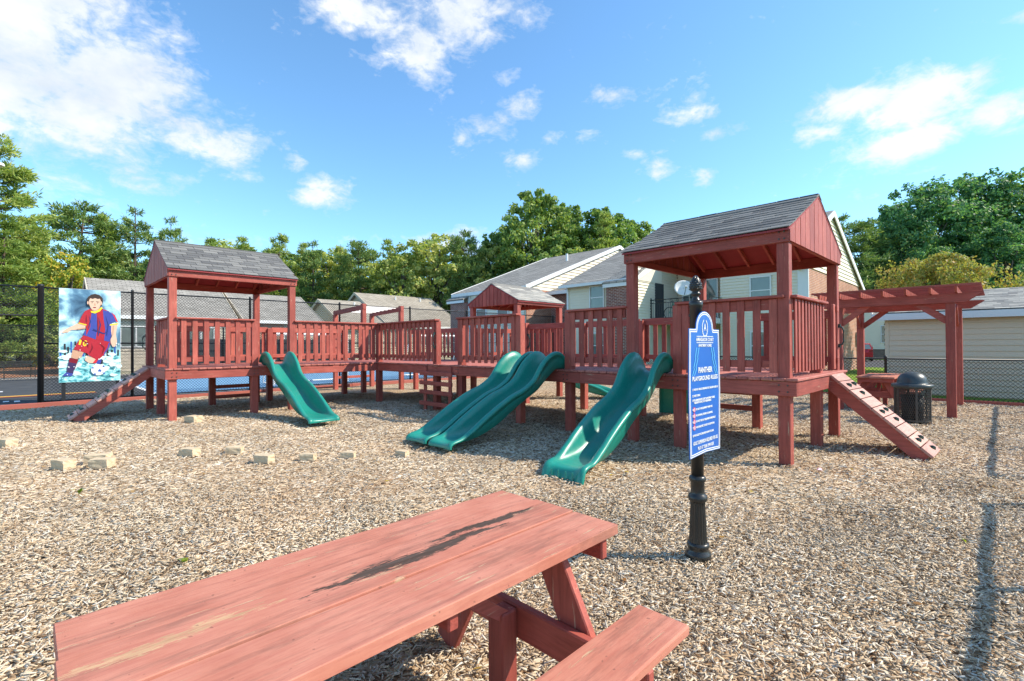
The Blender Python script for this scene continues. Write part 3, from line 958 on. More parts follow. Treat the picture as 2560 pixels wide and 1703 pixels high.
def slide_mesh(path, width=0.5, bend=None):
    """path rows: (distance, floor height, wall height, lateral); slide runs along -x from 0"""
    hw = width / 2
    rows = catmull(path, 6)
    vs, rings = [], []
    for i, (d, z, h, lat) in enumerate(rows):
        a, b = rows[max(i - 1, 0)], rows[min(i + 1, len(rows) - 1)]
        tx, tz, ty = b[0] - a[0], b[1] - a[1], b[3] - a[3]
        ln = math.hypot(tx, tz)
        nx_, nz_ = -tz / ln, tx / ln
        lip = min(0.045, h * 0.3)
        cs = [(-hw - .075, h - lip - .02), (-hw - .088, h - .02), (-hw - .07, h + .004), (-hw - .035, h + .012), (-hw - .006, h - .002), (-hw + .012, h * .62), (-hw + .028, h * .28), (-hw + .07, h * .06), (-hw * .5, -.004), (0, -.008)]
        cs = cs + [(-s_, t_) for s_, t_ in cs[-2::-1]]
        un = [(hw + .062, h - lip - .02), (hw + .038, h * .5), (hw + .02, .0), (hw - .06, -.035), (0, -.04)]
        un = un + [(-s_, t_) for s_, t_ in un[-2::-1]]
        ring = cs + un
        tl = math.hypot(tx, ty) or 1
        for s_, t_ in ring:
            vs.append((-(d + nx_ * t_) + s_ * ty / tl, lat + s_ * tx / tl, z + nz_ * t_))
        n = len(ring)
    mb = MB()
    fs = []
    for i in range(len(rows) - 1):
        for k in range(n):
            fs.append((i * n + k, i * n + (k + 1) % n, (i + 1) * n + (k + 1) % n, (i + 1) * n + k))
    fs += [tuple(range(n)), tuple(range((len(rows) - 1) * n, len(rows) * n))]
    mb.add(vs, fs)
    return mb.mesh('chute', smooth=True)


PATH = [(-0.14, 1.085, .10, 0), (-0.04, 1.10, .20, 0), (0.12, 1.085, .30, 0), (0.34, 0.96, .30, 0), (0.62, 0.755, .23, 0), (0.92, 0.615, .20, 0), (1.22, 0.475, .24, 0), (1.58, 0.285, .26, 0),
        (1.92, 0.165, .21, 0), (2.16, 0.125, .13, 0), (2.34, 0.115, .055, 0), (2.50, 0.112, .022, 0), (2.56, 0.085, .018, 0), (2.57, 0.04, .016, 0)]
PATH4 = [(p[0], p[1], p[2], 0) for p in PATH[:-3]] + [(2.46, 0.12, .035, 0), (2.55, 0.095, .03, 0), (2.60, 0.0, .03, 0), (2.61, -0.08, .03, 0)]
chute1 = slide_mesh(PATH, 0.45)
chute = slide_mesh([(p[0] * (.965 if p[0] > 0 else 1),) + p[1:] for p in PATH], 0.365)
chute4 = slide_mesh([(p[0] * (.93 if p[0] > 0 else 1),) + p[1:] for p in PATH4], 0.40)
for th_lab, me_, x, y, rz in (('green wave slide coming down from the tower by the poster, alone on its side', chute1, -2.63, 9.93, R_(90)),
                              ('inner chute of the paired green wave slides, nearer the slatted step ladder', chute, -0.03, 4.43, 0.0),
                              ('outer chute of the paired green wave slides, farther from the slatted step ladder', chute, -0.03, 3.83, 0.0),
                              ('green wave slide from the big tower with a folded ribbed foot', chute4, -0.03, 1.84, 0.085)):
    s_ = T('slide', th_lab, 'slide', (x, y, 0), group='green plastic slides', rz=rz)
    c_ = s_.put('chute', me_, 'slide_green', local=True)
    if me_ is chute4:
        for k in (-0.14, -0.05, 0.05, 0.14):
            s_.put('rib', box_mesh(0.012, 0.018, 0.11, 0.004, 'slide_green'), None, (-2.432, k, 0.035), local=True)
PB = [(-0.14, 1.085, .10, 0), (0.1, 1.09, .24, 0), (0.45, .92, .24, 0.02), (0.9, .66, .22, 0.14), (1.3, .45, .22, .36), (1.65, .27, .22, .70), (1.9, .15, .18, 1.10), (2.0, .11, .1, 1.4), (2.04, .09, .04, 1.6)]
s_ = T('slide', 'green slide curving away on the back of the deck, seen below the pickets', 'slide', (2.7, 7.1, 0), rz=math.pi)
s_.put('chute', slide_mesh(PB, 0.5), 'slide_green', local=True)

# curved climbing shell behind the big tower
mb = MB()
vs, fs = [], []
na, nb = 14, 8
for i in range(na + 1):
    a_ = R_(-5 + 100 * i / na)
    for k in range(nb + 1):
        w_ = (k / nb - 0.5)
        for r_ in (0.95, 0.91):
            vs.append((w_ * 0.9, -math.cos(a_) * r_ + 0.9, math.sin(a_) * r_ * 1.05 + 0.02 - 0.12 * (2 * w_) ** 2))
st = (nb + 1) * 2
for i in range(na):
    for k in range(nb):
        p = i * st + k * 2
        fs += [(p, p + 2, p + st + 2, p + st), (p + 1, p + st + 1, p + st + 3, p + 3)]
    fs += [(i * st, (i + 1) * st, (i + 1) * st + 1, i * st + 1), (i * st + 2 * nb, i * st + 2 * nb + 1, (i + 1) * st + 2 * nb + 1, (i + 1) * st + 2 * nb)]
mb.add(vs, fs)
cl = T('climbing_shell', 'curved green climbing shell with dark foot slots behind the big tower', 'climber', (3.35, 3.05, 0), rz=R_(120))
sh_ = cl.put('shell', mb.mesh('shell', smooth=True), 'slide_green', local=True)
for i in range(2, na - 1, 2):
    a_ = R_(-5 + 100 * (i + .5) / na)
    for k in (-0.28, 0.0, 0.28):
        kk = k + (0.14 if (i // 2) % 2 else 0)
        if abs(kk) > 0.4:
            continue
        cl.put('foot_slot', box_mesh(0.11, 0.012, 0.035, 0.003, 'dark_inside'), None, (kk, -math.cos(a_) * .955 + .9, math.sin(a_) * .955 * 1.05 + .02 - .12 * (2 * kk) ** 2), (a_ * -1 + 0, 0, 0), local=True)


# ------------------------------------------------------------------ climbing ramps
def ramp(label, top, foot, width, side, hold_seed):
    """top/foot are centres of the ramp's two ends (site frame)"""
    th = T('climbing_ramp', label, 'ramp', (foot[0], foot[1], 0), group='plank climbing ramps')
    a, b = Vector(top), Vector(foot)
    d = (b - a).normalized()
    L = (b - a).length
    side = Vector(side)
    up = side.cross(d)
    if up.z < 0:
        up = -up
    for s_ in (-1, 1):
        o_ = side * s_ * (width / 2 - 0.03) - up * 0.115
        mb = MB().bar(a + o_ + d * 0.02, b + o_ - d * 0.05, 0.038, 0.15, up)
        th.put('stringer', mb, 'red_y' if abs(side.x) > .5 else 'red_x')
    n = 9
    rnd_ = random.Random(hold_seed)
    for i in range(n):
        p0, p1 = a + d * (L * i / n + 0.004), a + d * (L * (i + 1) / n - 0.006)
        mb = MB().bar(p0 - up * 0.018, p1 - up * 0.018, width + rnd_.uniform(0, .02), 0.036, up)
        pl = th.put('tread', mb.mesh('tread', bev=0.004), 'tread_x' if abs(side.x) > .5 else 'tread_y')
        for s_ in ((-.22, .2) if i % 3 == 1 else ((.05,) if i % 3 == 2 else ())):
            c = (p0 + p1) / 2 + side * (s_ * width + rnd_.uniform(-.04, .04)) + up * 0.002
            ax1 = (side * math.cos(0.5) + d * math.sin(.5)).normalized()
            ax2 = up.cross(ax1)
            pts = [(-.045, -.025, 0), (.04, -.03, 0), (.05, .02, 0), (-.03, .03, 0), (-.03, -.012, .035), (.028, -.012, .03), (.03, .008, .034), (-.02, .01, .03)]
            hb = MB().hexa([c + ax1 * q[0] + ax2 * q[1] + up * q[2] for q in pts])
            th.put('climbing_hold', hb, 'dark_hold', parent=pl)
    return th


ramp('climbing ramp of pale red planks with dark holds at the big tower', (1.95, -0.10, 1.06), (1.90, -1.26, 0.02), 0.74, (1, 0, 0), 3)
ramp('climbing ramp with dark holds rising to the tower beside the footballer poster', (-4.76, 11.90, 1.05), (-6.08, 11.94, 0.03), 0.72, (0, 1, 0), 5)

# step ladder on the deck front
th = T('step_ladder', 'red ladder of wide boards hung on the deck front beside the paired slides', 'ladder', (-0.2, 7.1, 0))
for y in (6.72, 7.66):
    th.box('stringer', (-0.10, y - 0.05, -0.05), (-0.06, y + 0.05, 1.02), 'red')
for z in (0.86, 0.64, 0.43, 0.17):
    th.box('step', (-0.145, 6.60, z - 0.05), (-0.102, 7.82, z + 0.045), 'red')

# monkey bars behind the left deck
th = T('monkey_bars', 'red timber monkey bars with pale rungs standing behind the deck corner', 'monkey bars', (1.8, 13.5, 0))
for x in (1.02, 2.42):
    post(th, x, 12.66, -0.15, 2.86)
    post(th, x, 14.66, -0.15, 2.60)
    mb = MB().bar((x, 12.58, 2.76), (x, 14.73, 2.66), 0.1, 0.14)
    th.put('beam', mb, 'red_y')
for i in range(7):
    y = 12.9 + i * 0.27
    th.put('bar', MB().tube([(1.06, y, 2.79 - i * .013), (2.38, y, 2.79 - i * .013)], 0.014, 8), 'white_metal')
for z in (0.35, 0.75, 1.15):
    th.box('rung', (1.09, 14.64, z), (2.35, 14.68, z + .09), 'red')


# ------------------------------------------------------------------ picnic tables
def picnic_table(label, x, y, rz=0.0, L=1.70, zt=0.75, near=False):
    """long axis along local x, centred on (x, y)"""
    th = T('picnic_table', label, 'picnic table', (x, y, 0), group='red picnic tables', rz=rz)

    def bx(name, a, b, mat, bev=0.006, rot=(0, 0, 0), parent=None):
        d = [abs(b[i] - a[i]) for i in range(3)]
        if mat == 'red':
            mat = 'red_' + 'xyz'[d.index(max(d))]
        return th.put(name, box_mesh(*d, bev, mat), None, [(a[i] + b[i]) / 2 for i in range(3)], rot, parent, local=True)
    for i in range(3):
        y0 = -0.35 + i * 0.236
        bx('tabletop_board', (-L / 2 + random.uniform(-.004, .004), y0, zt - 0.040), (L / 2, y0 + 0.228, zt + (0.0, 0.004, -0.002)[i]), 'table_mid' if i == 1 and near else 'table_top', 0.0025)
    for s_ in (-1, 1):
        bx('bench', (-L / 2, s_ * (0.545 if near else .62) - 0.108, 0.41), (L / 2 + 0.01, s_ * (0.545 if near else .62) + 0.108, 0.45), 'table_top', 0.007)
    for e in (-1, 1):
        xe = e * (L / 2 - 0.27)
        bx('batten', (xe - 0.02 + e * 0.2, -0.33, zt - 0.13), (xe + 0.02 + e * 0.2, 0.33, zt - 0.041), 'red')
        bx('bench_bearer', (xe - 0.02, -0.65, 0.27), (xe + 0.02, 0.65, 0.409), 'red')
        bx('post', (xe - e * 0.02 - e * 0.09, -0.045, -0.1), (xe - e * 0.022, 0.045, 0.40), 'red')
        for s_ in (-1, 1):
            mb = MB()
            p, q = Vector((xe + e * 0.041, s_ * 0.14, zt - 0.045)), Vector((xe + e * 0.041, s_ * 0.52, 0.0))
            for_up = Vector((0, (q - p).z, -(q - p).y)).normalized()
            mb.bar(p, q, 0.038, 0.14, for_up)
            th.put('leg', mb.mesh('leg', bev=0.005), 'red_z', local=True)
        mb = MB().bar((xe - e * 0.05, 0.0, 0.36), (e * 0.08, 0.0, zt - 0.06), 0.07, 0.05, up=(0, 0, 1))
        th.put('brace', mb, 'red_x', local=True)
    bx('batten', (-0.02, -0.33, zt - 0.10), (0.02, 0.33, zt - 0.041), 'red')
    return th


picnic_table('weathered red picnic table with black streaks and a peeled board on its top', -5.82, -0.375, 0.0, near=True)
picnic_table('red picnic table behind the black litter bin under the pergola', 7.5, 0.12, 0.0, 1.7)

# ------------------------------------------------------------------ rules sign
PX, PY = -3.34, -0.33
th = T('sign_post', 'black fluted post with pine cone finial carrying the blue rules board', 'sign', (PX, PY, 0))


def lp(mb, name, mat, smooth=True, at=(0, 0, 0), rot=(0, 0, 0), parent=None):
    return th.put(name, mb.mesh(name, smooth=smooth), mat, at, rot, parent, local=True)


lp(MB().lathe([(0.088, -0.03), (0.088, 0.02), (0.084, 0.03), (0.070, 0.045), (0.070, 0.06), (0.076, 0.07), (0.076, 0.09), (0.066, 0.10)], 28), 'base', 'black_metal')
lp(MB().lathe([(0.064, 0.10), (0.060, 0.13), (0.050, 0.36), (0.052, 0.385)], 40, flute=0.07), 'fluted_shaft', 'black_metal', False)
lp(MB().lathe([(0.052, 0.385), (0.063, 0.393), (0.067, 0.41), (0.063, 0.43), (0.050, 0.44), (0.047, 0.45), (0.047, 0.525), (0.055, 0.53), (0.058, 0.545), (0.055, 0.56), (0.043, 0.57)], 28), 'collar', 'black_metal')
lp(MB().lathe([(0.0425, 0.57), (0.0425, 1.76), (0.047, 1.765), (0.047, 1.80), (0.040, 1.806)], 28), 'pole', 'black_metal')
fin = lp(MB().lathe([(0.034, 1.806), (0.028, 1.815), (0.022, 1.83), (0.018, 1.84), (0.030, 1.848), (0.034, 1.858), (0.028, 1.868), (0.022, 1.874), (0.037, 1.882), (0.041, 1.90), (0.039, 1.925), (0.031, 1.955), (0.018, 1.978), (0.006, 1.988)], 20), 'finial', 'black_metal')
for row in range(6):
    z_ = 1.893 + row * 0.0155
    rr = [0.041, 0.041, 0.039, 0.034, 0.027, 0.018][row]
    for k in range(10):
        a_ = 2 * math.pi * (k + 0.5 * (row % 2)) / 10
        q = Vector((math.cos(a_), math.sin(a_), 0))
        tq = Vector((-q.y, q.x, 0))
        c_ = q * rr + Vector((0, 0, z_))
        w_ = rr * 0.30
        mb = MB().add([c_ - tq * w_, c_ + tq * w_, c_ + Vector((0, 0, .012)) + q * -0.004, c_ - Vector((0, 0, .009)), c_ + q * 0.007],
                      [(0, 3, 4), (3, 1, 4), (1, 2, 4), (2, 0, 4), (0, 2, 1, 3)])
        lp(mb, 'cone_scale', 'black_metal', False, parent=fin)
# board: stands in a vertical plane along local x, faces -y; slight lean of the whole board
m, t, b = new_mat('sign_blue', 0.32, 0.5)
o = t.n('ShaderNodeTexCoord').outputs['Object']
c = t.mix(t.noise(o, 5.0, 4.0), (0.014, 0.10, 0.42), (0.022, 0.15, 0.52))
scr = t.noise(t.vmath('MULTIPLY', o, (6, 6, 22)), 4.0, 6.0, 0.75)
c = t.mix(t.math('MULTIPLY', t.ramp(scr, [(0.70, (0, 0, 0)), (0.73, (1, 1, 1))]), 0.6), c, (0.5, 0.55, 0.6))
link(t, c, b.inputs['Base Color'])
M['sign_blue'] = m
plain('sign_white', (0.78, 0.79, 0.80), 0.4, var=0.05)
plain('sign_cyan', (0.15, 0.55, 0.80), 0.4, var=0.05)
plain('sign_pink', (0.70, 0.35, 0.42), 0.4)
plain('sign_red', (0.62, 0.03, 0.05), 0.4)
SW, SZ0, SZ1 = 0.245, 0.73, 1.605      # half width, bottom, shoulder height


def sign_outline(i):
    w, z0, z1 = SW - i, SZ0 + i, SZ1 - i
    ra = 0.140 - i
    pts = [(-w, z0), (0, z0 + 0.012), (w, z0), (w + 0.012, (z0 + z1) / 2), (w, z1), (ra + 0.012, z1)]
    for k in range(0, 13):
        a_ = math.pi * k / 12
        pts.append((ra * math.cos(a_), SZ1 + 0.005 + (0.120 - i) * math.sin(a_)))
    pts += [(-ra - 0.012, z1), (-w, z1), (-w - 0.012, (z0 + z1) / 2)]
    return pts


YF = -0.062


def flat(poly, mat, name, depth, thick=0.0012, parent=None):
    """flat print on the sign face"""
    mb = MB().prism(poly, lambda u, v: (u, YF - depth, v), lambda u, v: (u, YF - depth - thick, v))
    return lp(mb, name, mat, False, parent=parent)


board = lp(MB().prism(sign_outline(0), lambda u, v: (u, YF + 0.006, v), lambda u, v: (u, YF, v)), 'sign_board', 'sign_blue', False)


def outline_strip(i0, i1, mat, depth):
    A_, B_ = sign_outline(i0), sign_outline(i1)
    n = len(A_)
    mb = MB().add([(u, YF - depth, v) for u, v in A_] + [(u, YF - depth, v) for u, v in B_], [(i, (i + 1) % n, n + (i + 1) % n, n + i) for i in range(n)])
    lp(mb, 'border_line', mat, False, parent=board)


outline_strip(0.004, 0.011, 'sign_white', 0.0012)
outline_strip(0.017, 0.024, 'sign_white', 0.0012)


FIT = []


def text(body, x, z, size, width, align='CENTER', bold=0.0, mat='sign_white'):
    cu = bpy.data.curves.new('lettering', 'FONT')
    cu.body = body
    cu.size = size
    cu.align_x = align
    cu.align_y = 'CENTER'
    cu.offset = bold
    cu.extrude = 0.0006
    cu.resolution_u = 3
    cu.materials.append(M[mat])
    o_ = bpy.data.objects.new('lettering', cu)
    COL.objects.link(o_)
    o_.parent = board
    o_.location = (x, YF - 0.0022, z)
    o_.rotation_euler = (R_(90), 0, 0)
    FIT.append((o_, width))
    return o_


# emblem: laurel and letter
text('A', 0, 1.615, 0.070, 0.040, bold=0.0005)
for s_ in (-1, 1):
    for k in range(9):
        a_ = R_(-78 + k * 17)
        cx_, cz_ = s_ * 0.043 * math.cos(a_), 1.612 + 0.058 * math.sin(a_)
        d_ = a_ + R_(70)
        u_ = (s_ * math.cos(d_) * 0.013, math.sin(d_) * 0.013)
        v_ = (-u_[1] * 0.35, u_[0] * 0.35)
        flat([(cx_ - u_[0], cz_ - u_[1]), (cx_ + v_[0], cz_ + v_[1]), (cx_ + u_[0], cz_ + u_[1]), (cx_ - v_[0], cz_ - v_[1])], 'sign_white', 'laurel_leaf', 0.0012, parent=board)
for z_ in (1.551, 1.507):
    flat([(-.135, z_), (.135, z_), (.135, z_ + .004), (-.135, z_ + .004)], 'sign_white', 'rule_line', 0.0012, parent=board)
text('AMBASSADOR COURT', 0, 1.530, 0.034, 0.285, bold=0.0004)
text('APARTMENT HOMES', 0, 1.489, 0.027, 0.215, bold=0.0004)
for s_ in (-1, 1):                       # lightning streaks
    for off_ in (0.0, 0.035):
        zz_ = [(0.10 + off_, 1.475), (0.125 + off_, 1.41), (0.118 + off_, 1.40), (0.15 + off_, 1.34), (0.142 + off_, 1.33), (0.175 + off_ * .8, 1.285)]
        pl = [(s_ * a_ - 0.003, z_) for a_, z_ in zz_] + [(s_ * a_ + 0.004, z_) for a_, z_ in zz_[::-1]]
        flat(pl, 'sign_cyan', 'lightning_streak', 0.0012, parent=board)
text('PANTHER', 0, 1.318, 0.053, 0.225, bold=0.0011)
text('PLAYGROUND RULES', 0, 1.262, 0.042, 0.41, bold=0.0009)
for b_, z_, w_ in [('1) THIS PLAY AREA IS DESIGNED FOR CHILDREN AGES 2-12', 1.190, .42), ('2) TAKE TURNS', 1.148, .12), ('3) FOR AMBASSADOR COURT APARTMENT HOMES', 1.118, .36), ('RESIDENTS ONLY, NO TRESPASSING', 1.101, .27),
                   ('4)', 1.055, .016), ('5)', 1.013, .016), ('6)', .973, .016), ('7)', .933, .016), ('8) THIS FACILITY IS OPEN FROM DAWN TO DUSK.', .880, .34)]:
    text(b_, -0.18 if b_.startswith('RES') else -0.208, z_, 0.0185, w_, 'LEFT', 0.0006)
for k, (b_, w_) in enumerate((('DO NOT USE EQUIPMENT WHEN WET.', .27), ('NO RUNNING, PUSHING OR SHOVING.', .27), ('DO NOT USE PLAY EQUIPMENT IMPROPERLY.', .32), ('NO BARE FEET, SHOES TO BE WORN.', .30))):
    zc_ = (1.055, 1.013, .973, .933)[k]
    text(b_, -0.155, zc_, 0.0185, w_, 'LEFT', 0.0006)
    for rr_, mt_, dp_ in ((0.018, 'sign_red', 0.0012), (0.0135, 'sign_pink', 0.0028)):
        flat([(-0.180 + rr_ * math.cos(2 * math.pi * j / 16), zc_ + rr_ * math.sin(2 * math.pi * j / 16)) for j in range(16)], mt_, 'prohibition_mark', dp_, parent=board)
text('ADULT SUPERVISION REQUIRED FOR USE.', 0, 0.826, 0.034, 0.40, bold=0.0006)
text('PLAY AT YOUR OWN RISK', 0, 0.785, 0.032, 0.26, bold=0.0006)

# ------------------------------------------------------------------ litter bin
BX, BY = to_site(7.59, 9.27)[:2]
th = T('litter_bin', 'black expanded metal litter bin with a dark domed lid', 'litter bin', (BX, BY, 0))
r_ = 0.275
mb = MB()
n_ = 62
for k in range(n_):
    for sg in (-1, 1):
        pts = []
        for j in range(7):
            a_ = 2 * math.pi * (k + sg * j * 1.2) / n_
            pts.append((r_ * math.cos(a_), r_ * math.sin(a_), 0.04 + 0.62 * j / 6))
        mb.tube(pts, 0.0040, 4, False)
th.put('mesh_wall', mb, 'bin_mesh', local=True)
th.put('liner', MB().lathe([(0.16, 0.05), (0.175, 0.52), (0.17, 0.52), (0.155, 0.06)], 24).mesh('liner', smooth=True), 'rubber_lid', local=True)
for k in range(6):
    a_ = R_(60 * k + 18)
    c_, s_ = math.cos(a_), math.sin(a_)
    th.put('stave', MB().bar((c_ * (r_ + .006), s_ * (r_ + .006), 0.0), (c_ * (r_ + .006), s_ * (r_ + .006), 0.67), 0.035, 0.008, up=(c_, s_, 0)), 'bin_mesh', local=True)
for z in (0.03, 0.64):
    th.put('hoop', MB().lathe([(r_ + .004, z), (r_ + .010, z), (r_ + .010, z + .03), (r_ + .004, z + .03)], 32), 'bin_mesh', local=True)
lid = th.put('lid', MB().lathe([(0.28, 0.655), (0.315, 0.66), (0.32, 0.67), (0.32, 0.71), (0.31, 0.722), (0.245, 0.728), (0.235, 0.74), (0.232, 0.78), (0.212, 0.845), (0.17, 0.90), (0.11, 0.935), (0.04, 0.95), (0.002, 0.952)], 32).mesh('lid', smooth=True), 'bin_lid', local=True)

# ------------------------------------------------------------------ pergola
th = T('pergola', 'dark red timber pergola with braced posts and lattice of rafters by the shed', 'pergola', (7.7, -0.3, 0))
for x in (6.47, 8.95):
    for y in (-1.16, 0.75):
        post(th, x, y, -0.15, 2.46, 0.15)
        for dx, dy in (((0, 1) if y < 0 else (0, -1)), ((1, 0) if x < 7 else (-1, 0))):
            mb = MB().bar((x + dx * .05, y + dy * .05, 1.93), (x + dx * .56, y + dy * .56, 2.34), 0.04, 0.12, up=(-dx, -dy, 1))
            th.put('brace', mb, 'red_x' if dx else 'red_y')
    for s_ in (-1, 1):
        pl = [(-1.62, 2.47), (-1.58, 2.48), (1.18, 2.48), (1.18, 2.30), (-1.38, 2.30)]
        mb = MB().prism(pl, lambda v, z: (x + s_ * 0.076, v, z), lambda v, z: (x + s_ * 0.114, v, z))
        th.put('beam', mb, 'red_y')
for i in range(7):
    y = -1.28 + i * 0.385
    pl = [(6.02, 2.60), (6.10, 2.483), (9.35, 2.483), (9.43, 2.60)]
    mb = MB().prism(pl, lambda u, z: (u, y, z), lambda u, z: (u, y + 0.038, z))
    th.put('rafter', mb, 'red_x')
for i in range(15):
    x = 6.08 + i * 0.228
    th.box('purlin', (x, -1.62 + (i % 2) * .02, 2.603), (x + 0.036, 1.2, 2.645), 'red', 0.003)


# ------------------------------------------------------------------ chain-link fences
def chain_link(mb, P, u0, u1, z0, z1, pitch=0.07, r=0.0026):
    h = z1 - z0
    k = u0 - h
    while k < u1:
        for sg in (1, -1):
            a_, b_ = k, k + h
            if sg < 0:
                a_, b_ = b_, a_
            ua, ub = a_, b_
            za, zb = z0, z1
            lo, hi = (ua, ub) if ua < ub else (ub, ua)
            if hi <= u0 or lo >= u1:
                continue
            pts = []
            for (uu, zz) in ((ua, za), (ub, zb)):
                cu_ = min(max(uu, u0), u1)
                f = (cu_ - ua) / (ub - ua)
                pts.append((cu_, za + (zb - za) * f))
            (ua, za), (ub, zb) = pts
            d = 0.0022 * sg
            a3, b3 = Vector(P(ua, d, za)), Vector(P(ub, d, zb))
            nrm = Vector(P(0, 1, 0)) - Vector(P(0, 0, 0))
            dirv = (b3 - a3)
            if dirv.length < 0.01:
                continue
            s_ = dirv.normalized().cross(nrm).normalized() * r
            q = nrm * r * 1.4
            mb.add([a3 - s_, a3 + s_, a3 + q, b3 - s_, b3 + s_, b3 + q], [(0, 1, 4, 3), (1, 2, 5, 4), (2, 0, 3, 5)])
        k += pitch
    return mb


def fence(label, ax, v, u0, u1, h, posts, rails, pr=0.035, pitch=0.085, r=0.0042, z0=0.03, mats=('black_fence', 'black_fence'), group='chain-link fences', holes=(), rr_=0.021):
    def P(u, w, z):
        return (u, v + w, z) if ax == 'x' else (v + w, u, z)
    th = T('chain_link_fence', label, 'fence', P((u0 + u1) / 2, 0, 0), group=group)
    spans = [(u0, u1, z0, h)] if not holes else holes
    for a_, b_, za, zb in spans:
        th.put('wire_mesh', chain_link(MB(), P, a_, b_, za, zb, pitch, r), mats[1])
    for u, rr in posts:
        th.put('fence_post', MB().lathe([(rr, -0.1), (rr, h + 0.03), (rr * 1.12, h + 0.04), (rr * 0.9, h + 0.075), (rr * .3, h + 0.09)], 12).mesh('fence_post', smooth=True), mats[0], P(u, -0.03, 0))
    for a_, b_, z in rails:
        th.put('fence_rail', MB().tube([P(a_, 0, z), P(b_, 0, z)], rr_, 8).mesh('fence_rail', smooth=True), mats[0])
    return th


fence('tall black chain-link fence along the ball court carrying the poster', 'x', 16.3, -12.5, 24.0, 3.12,
      [(-6.41, 0.065), (-12.4, 0.05)] + [(-4.46 + 3.2 * k, 0.036) for k in range(9)],
      [(-12.5, 24.0, 3.12), (-12.5, -6.4, 2.36), (-6.4, 24.0, 1.62), (-6.4, 24, 0.06)],
      holes=[(-12.5, -6.4, 2.36, 3.12), (-6.4, 24.0, 0.05, 3.12)])
fence('low black chain-link fence between the pergola and the tan shed', 'y', 9.97, -2.95, 15.2, 1.07,
      [(0.36 + 2.45 * k, 0.032) for k in range(0, 7)] + [(-2.9, 0.04)], [(-2.95, 15.2, 1.07)])
fence('low chain-link fence with a gate gap closing the open side of the playground', 'x', -2.72, -9.0, 9.9, 1.10,
      [(-7.5, 0.035), (-4.6, 0.035), (-1.8, 0.035), (0.47, 0.035), (1.6, 0.035), (3.9, 0.035), (6.2, 0.035), (8.4, 0.035)],
      [(-9.0, 0.47, 1.10), (1.6, 9.9, 1.10)], pitch=0.09, r=0.0015, holes=[(-9.0, 0.47, 0.03, 1.1), (1.6, 9.9, 0.03, 1.1)], rr_=0.032)
fence('far black chain-link fence on the other side of the ball court', 'x', 30.2, -16.0, 34.0, 2.55,
      [(-14.5 + 3.2 * k, 0.045) for k in range(15)], [(-16.0, 34.0, 2.55), (-16, 34, 1.3)], pitch=0.11, r=0.007)
mb = MB()
for u0_, u1_ in ((-1.0, 9.5),):
    mb.box((u0_, 30.26, 0.25), (u1_, 30.27, 1.95))
single('wind_screen', mb, 'screen_dark', 'dark wind screen cloth tied to the far court fence', 'wind screen')

# timber kerb
k0 = -13.5
i = 0
while k0 < 24:
    L_ = 3.1
    single('edging_timber', MB().box((k0, -0.05, -0.1), (k0 + L_ - 0.01, 0.05, 0.075 + 0.01 * (i % 3))).mesh('edging_timber', bev=0.008), 'kerb_red',
           'long red edging timber along the foot of the tall court fence', 'edging timber', (0, 15.42 + 0.25 * max(0, (-4 - k0) / 8), 0), 'edging timbers by the court')
    k0 += L_
    i += 1
k0 = -2.9
while k0 < 12:
    single('edging_timber', MB().box((-0.05, k0, -0.1), (0.05, k0 + 2.99, 0.07)).mesh('edging_timber', bev=0.008), 'kerb_red',
           'red edging timber along the foot of the low fence by the shed', 'edging timber', (9.9, 0, 0), 'edging timbers by the shed fence')
    k0 += 3.0

# ------------------------------------------------------------------ poster
m, t, b = new_mat('poster_back', 0.3, 0.4)
o = t.n('ShaderNodeTexCoord').outputs['Object']
s3 = t.n('ShaderNodeSeparateXYZ', {0: o})
v_ = t.math('DIVIDE', t.math('SUBTRACT', s3.outputs[2], 0.55), 2.57)
cl_ = t.noise(t.vmath('ADD', o, (3.2, 0, 1.7)), 1.7, 6.0, 0.55, 0.6)
skyp = t.ramp(cl_, [(0.30, (0.02, 0.05, 0.10)), (0.45, (0.10, 0.22, 0.34)), (0.56, (0.40, 0.66, 0.75)), (0.68, (0.86, 0.95, 0.97))])
wat = t.noise(t.vmath('MULTIPLY', o, (1.0, 1.0, 1.6)), 4.2, 7.0, 0.7, 1.2)
watc = t.ramp(wat, [(0.36, (0.02, 0.10, 0.14)), (0.46, (0.12, 0.45, 0.50)), (0.56, (0.45, 0.80, 0.80)), (0.66, (0.92, 0.98, 0.97))])
link(t, t.mix(t.ramp(t.math('ADD', v_, t.math('MULTIPLY', t.math('SUBTRACT', wat, 0.5), 0.35)), [(0.30, (1, 1, 1)), (0.44, (0, 0, 0))]), skyp, watc), b.inputs['Base Color'])
M['poster_back'] = m
for nm, col in (('print_red', (0.42, 0.02, 0.035)), ('print_blue', (0.05, 0.07, 0.33)), ('print_yellow', (0.85, 0.62, 0.03)), ('print_skin', (0.72, 0.47, 0.34)), ('print_skin2', (0.55, 0.32, 0.21)),
                ('print_hair', (0.05, 0.028, 0.018)), ('print_white', (0.85, 0.87, 0.88)), ('print_navy', (0.05, 0.03, 0.10)), ('print_star', (0.03, 0.10, 0.40)), ('print_dark', (0.03, 0.025, 0.03)),
                ('print_redlit', (0.60, 0.03, 0.04)), ('print_wine', (0.20, 0.008, 0.02)), ('print_foam', (0.62, 0.80, 0.80)), ('print_deep', (0.02, 0.03, 0.16))):
    plain(nm, col, 0.35, var=0.10, scale=12)
PXA, PXB, PZA, PZB, PYF = -6.06, -4.75, 0.55, 3.12, 16.14
th = T('poster_panel', 'tall printed panel of a footballer in red and blue kit hung on the court fence', 'poster', ((PXA + PXB) / 2, PYF, 0))
panel = th.box('panel', (PXA, PYF, PZA), (PXB, PYF + 0.02, PZB), 'white_trim', 0.002)
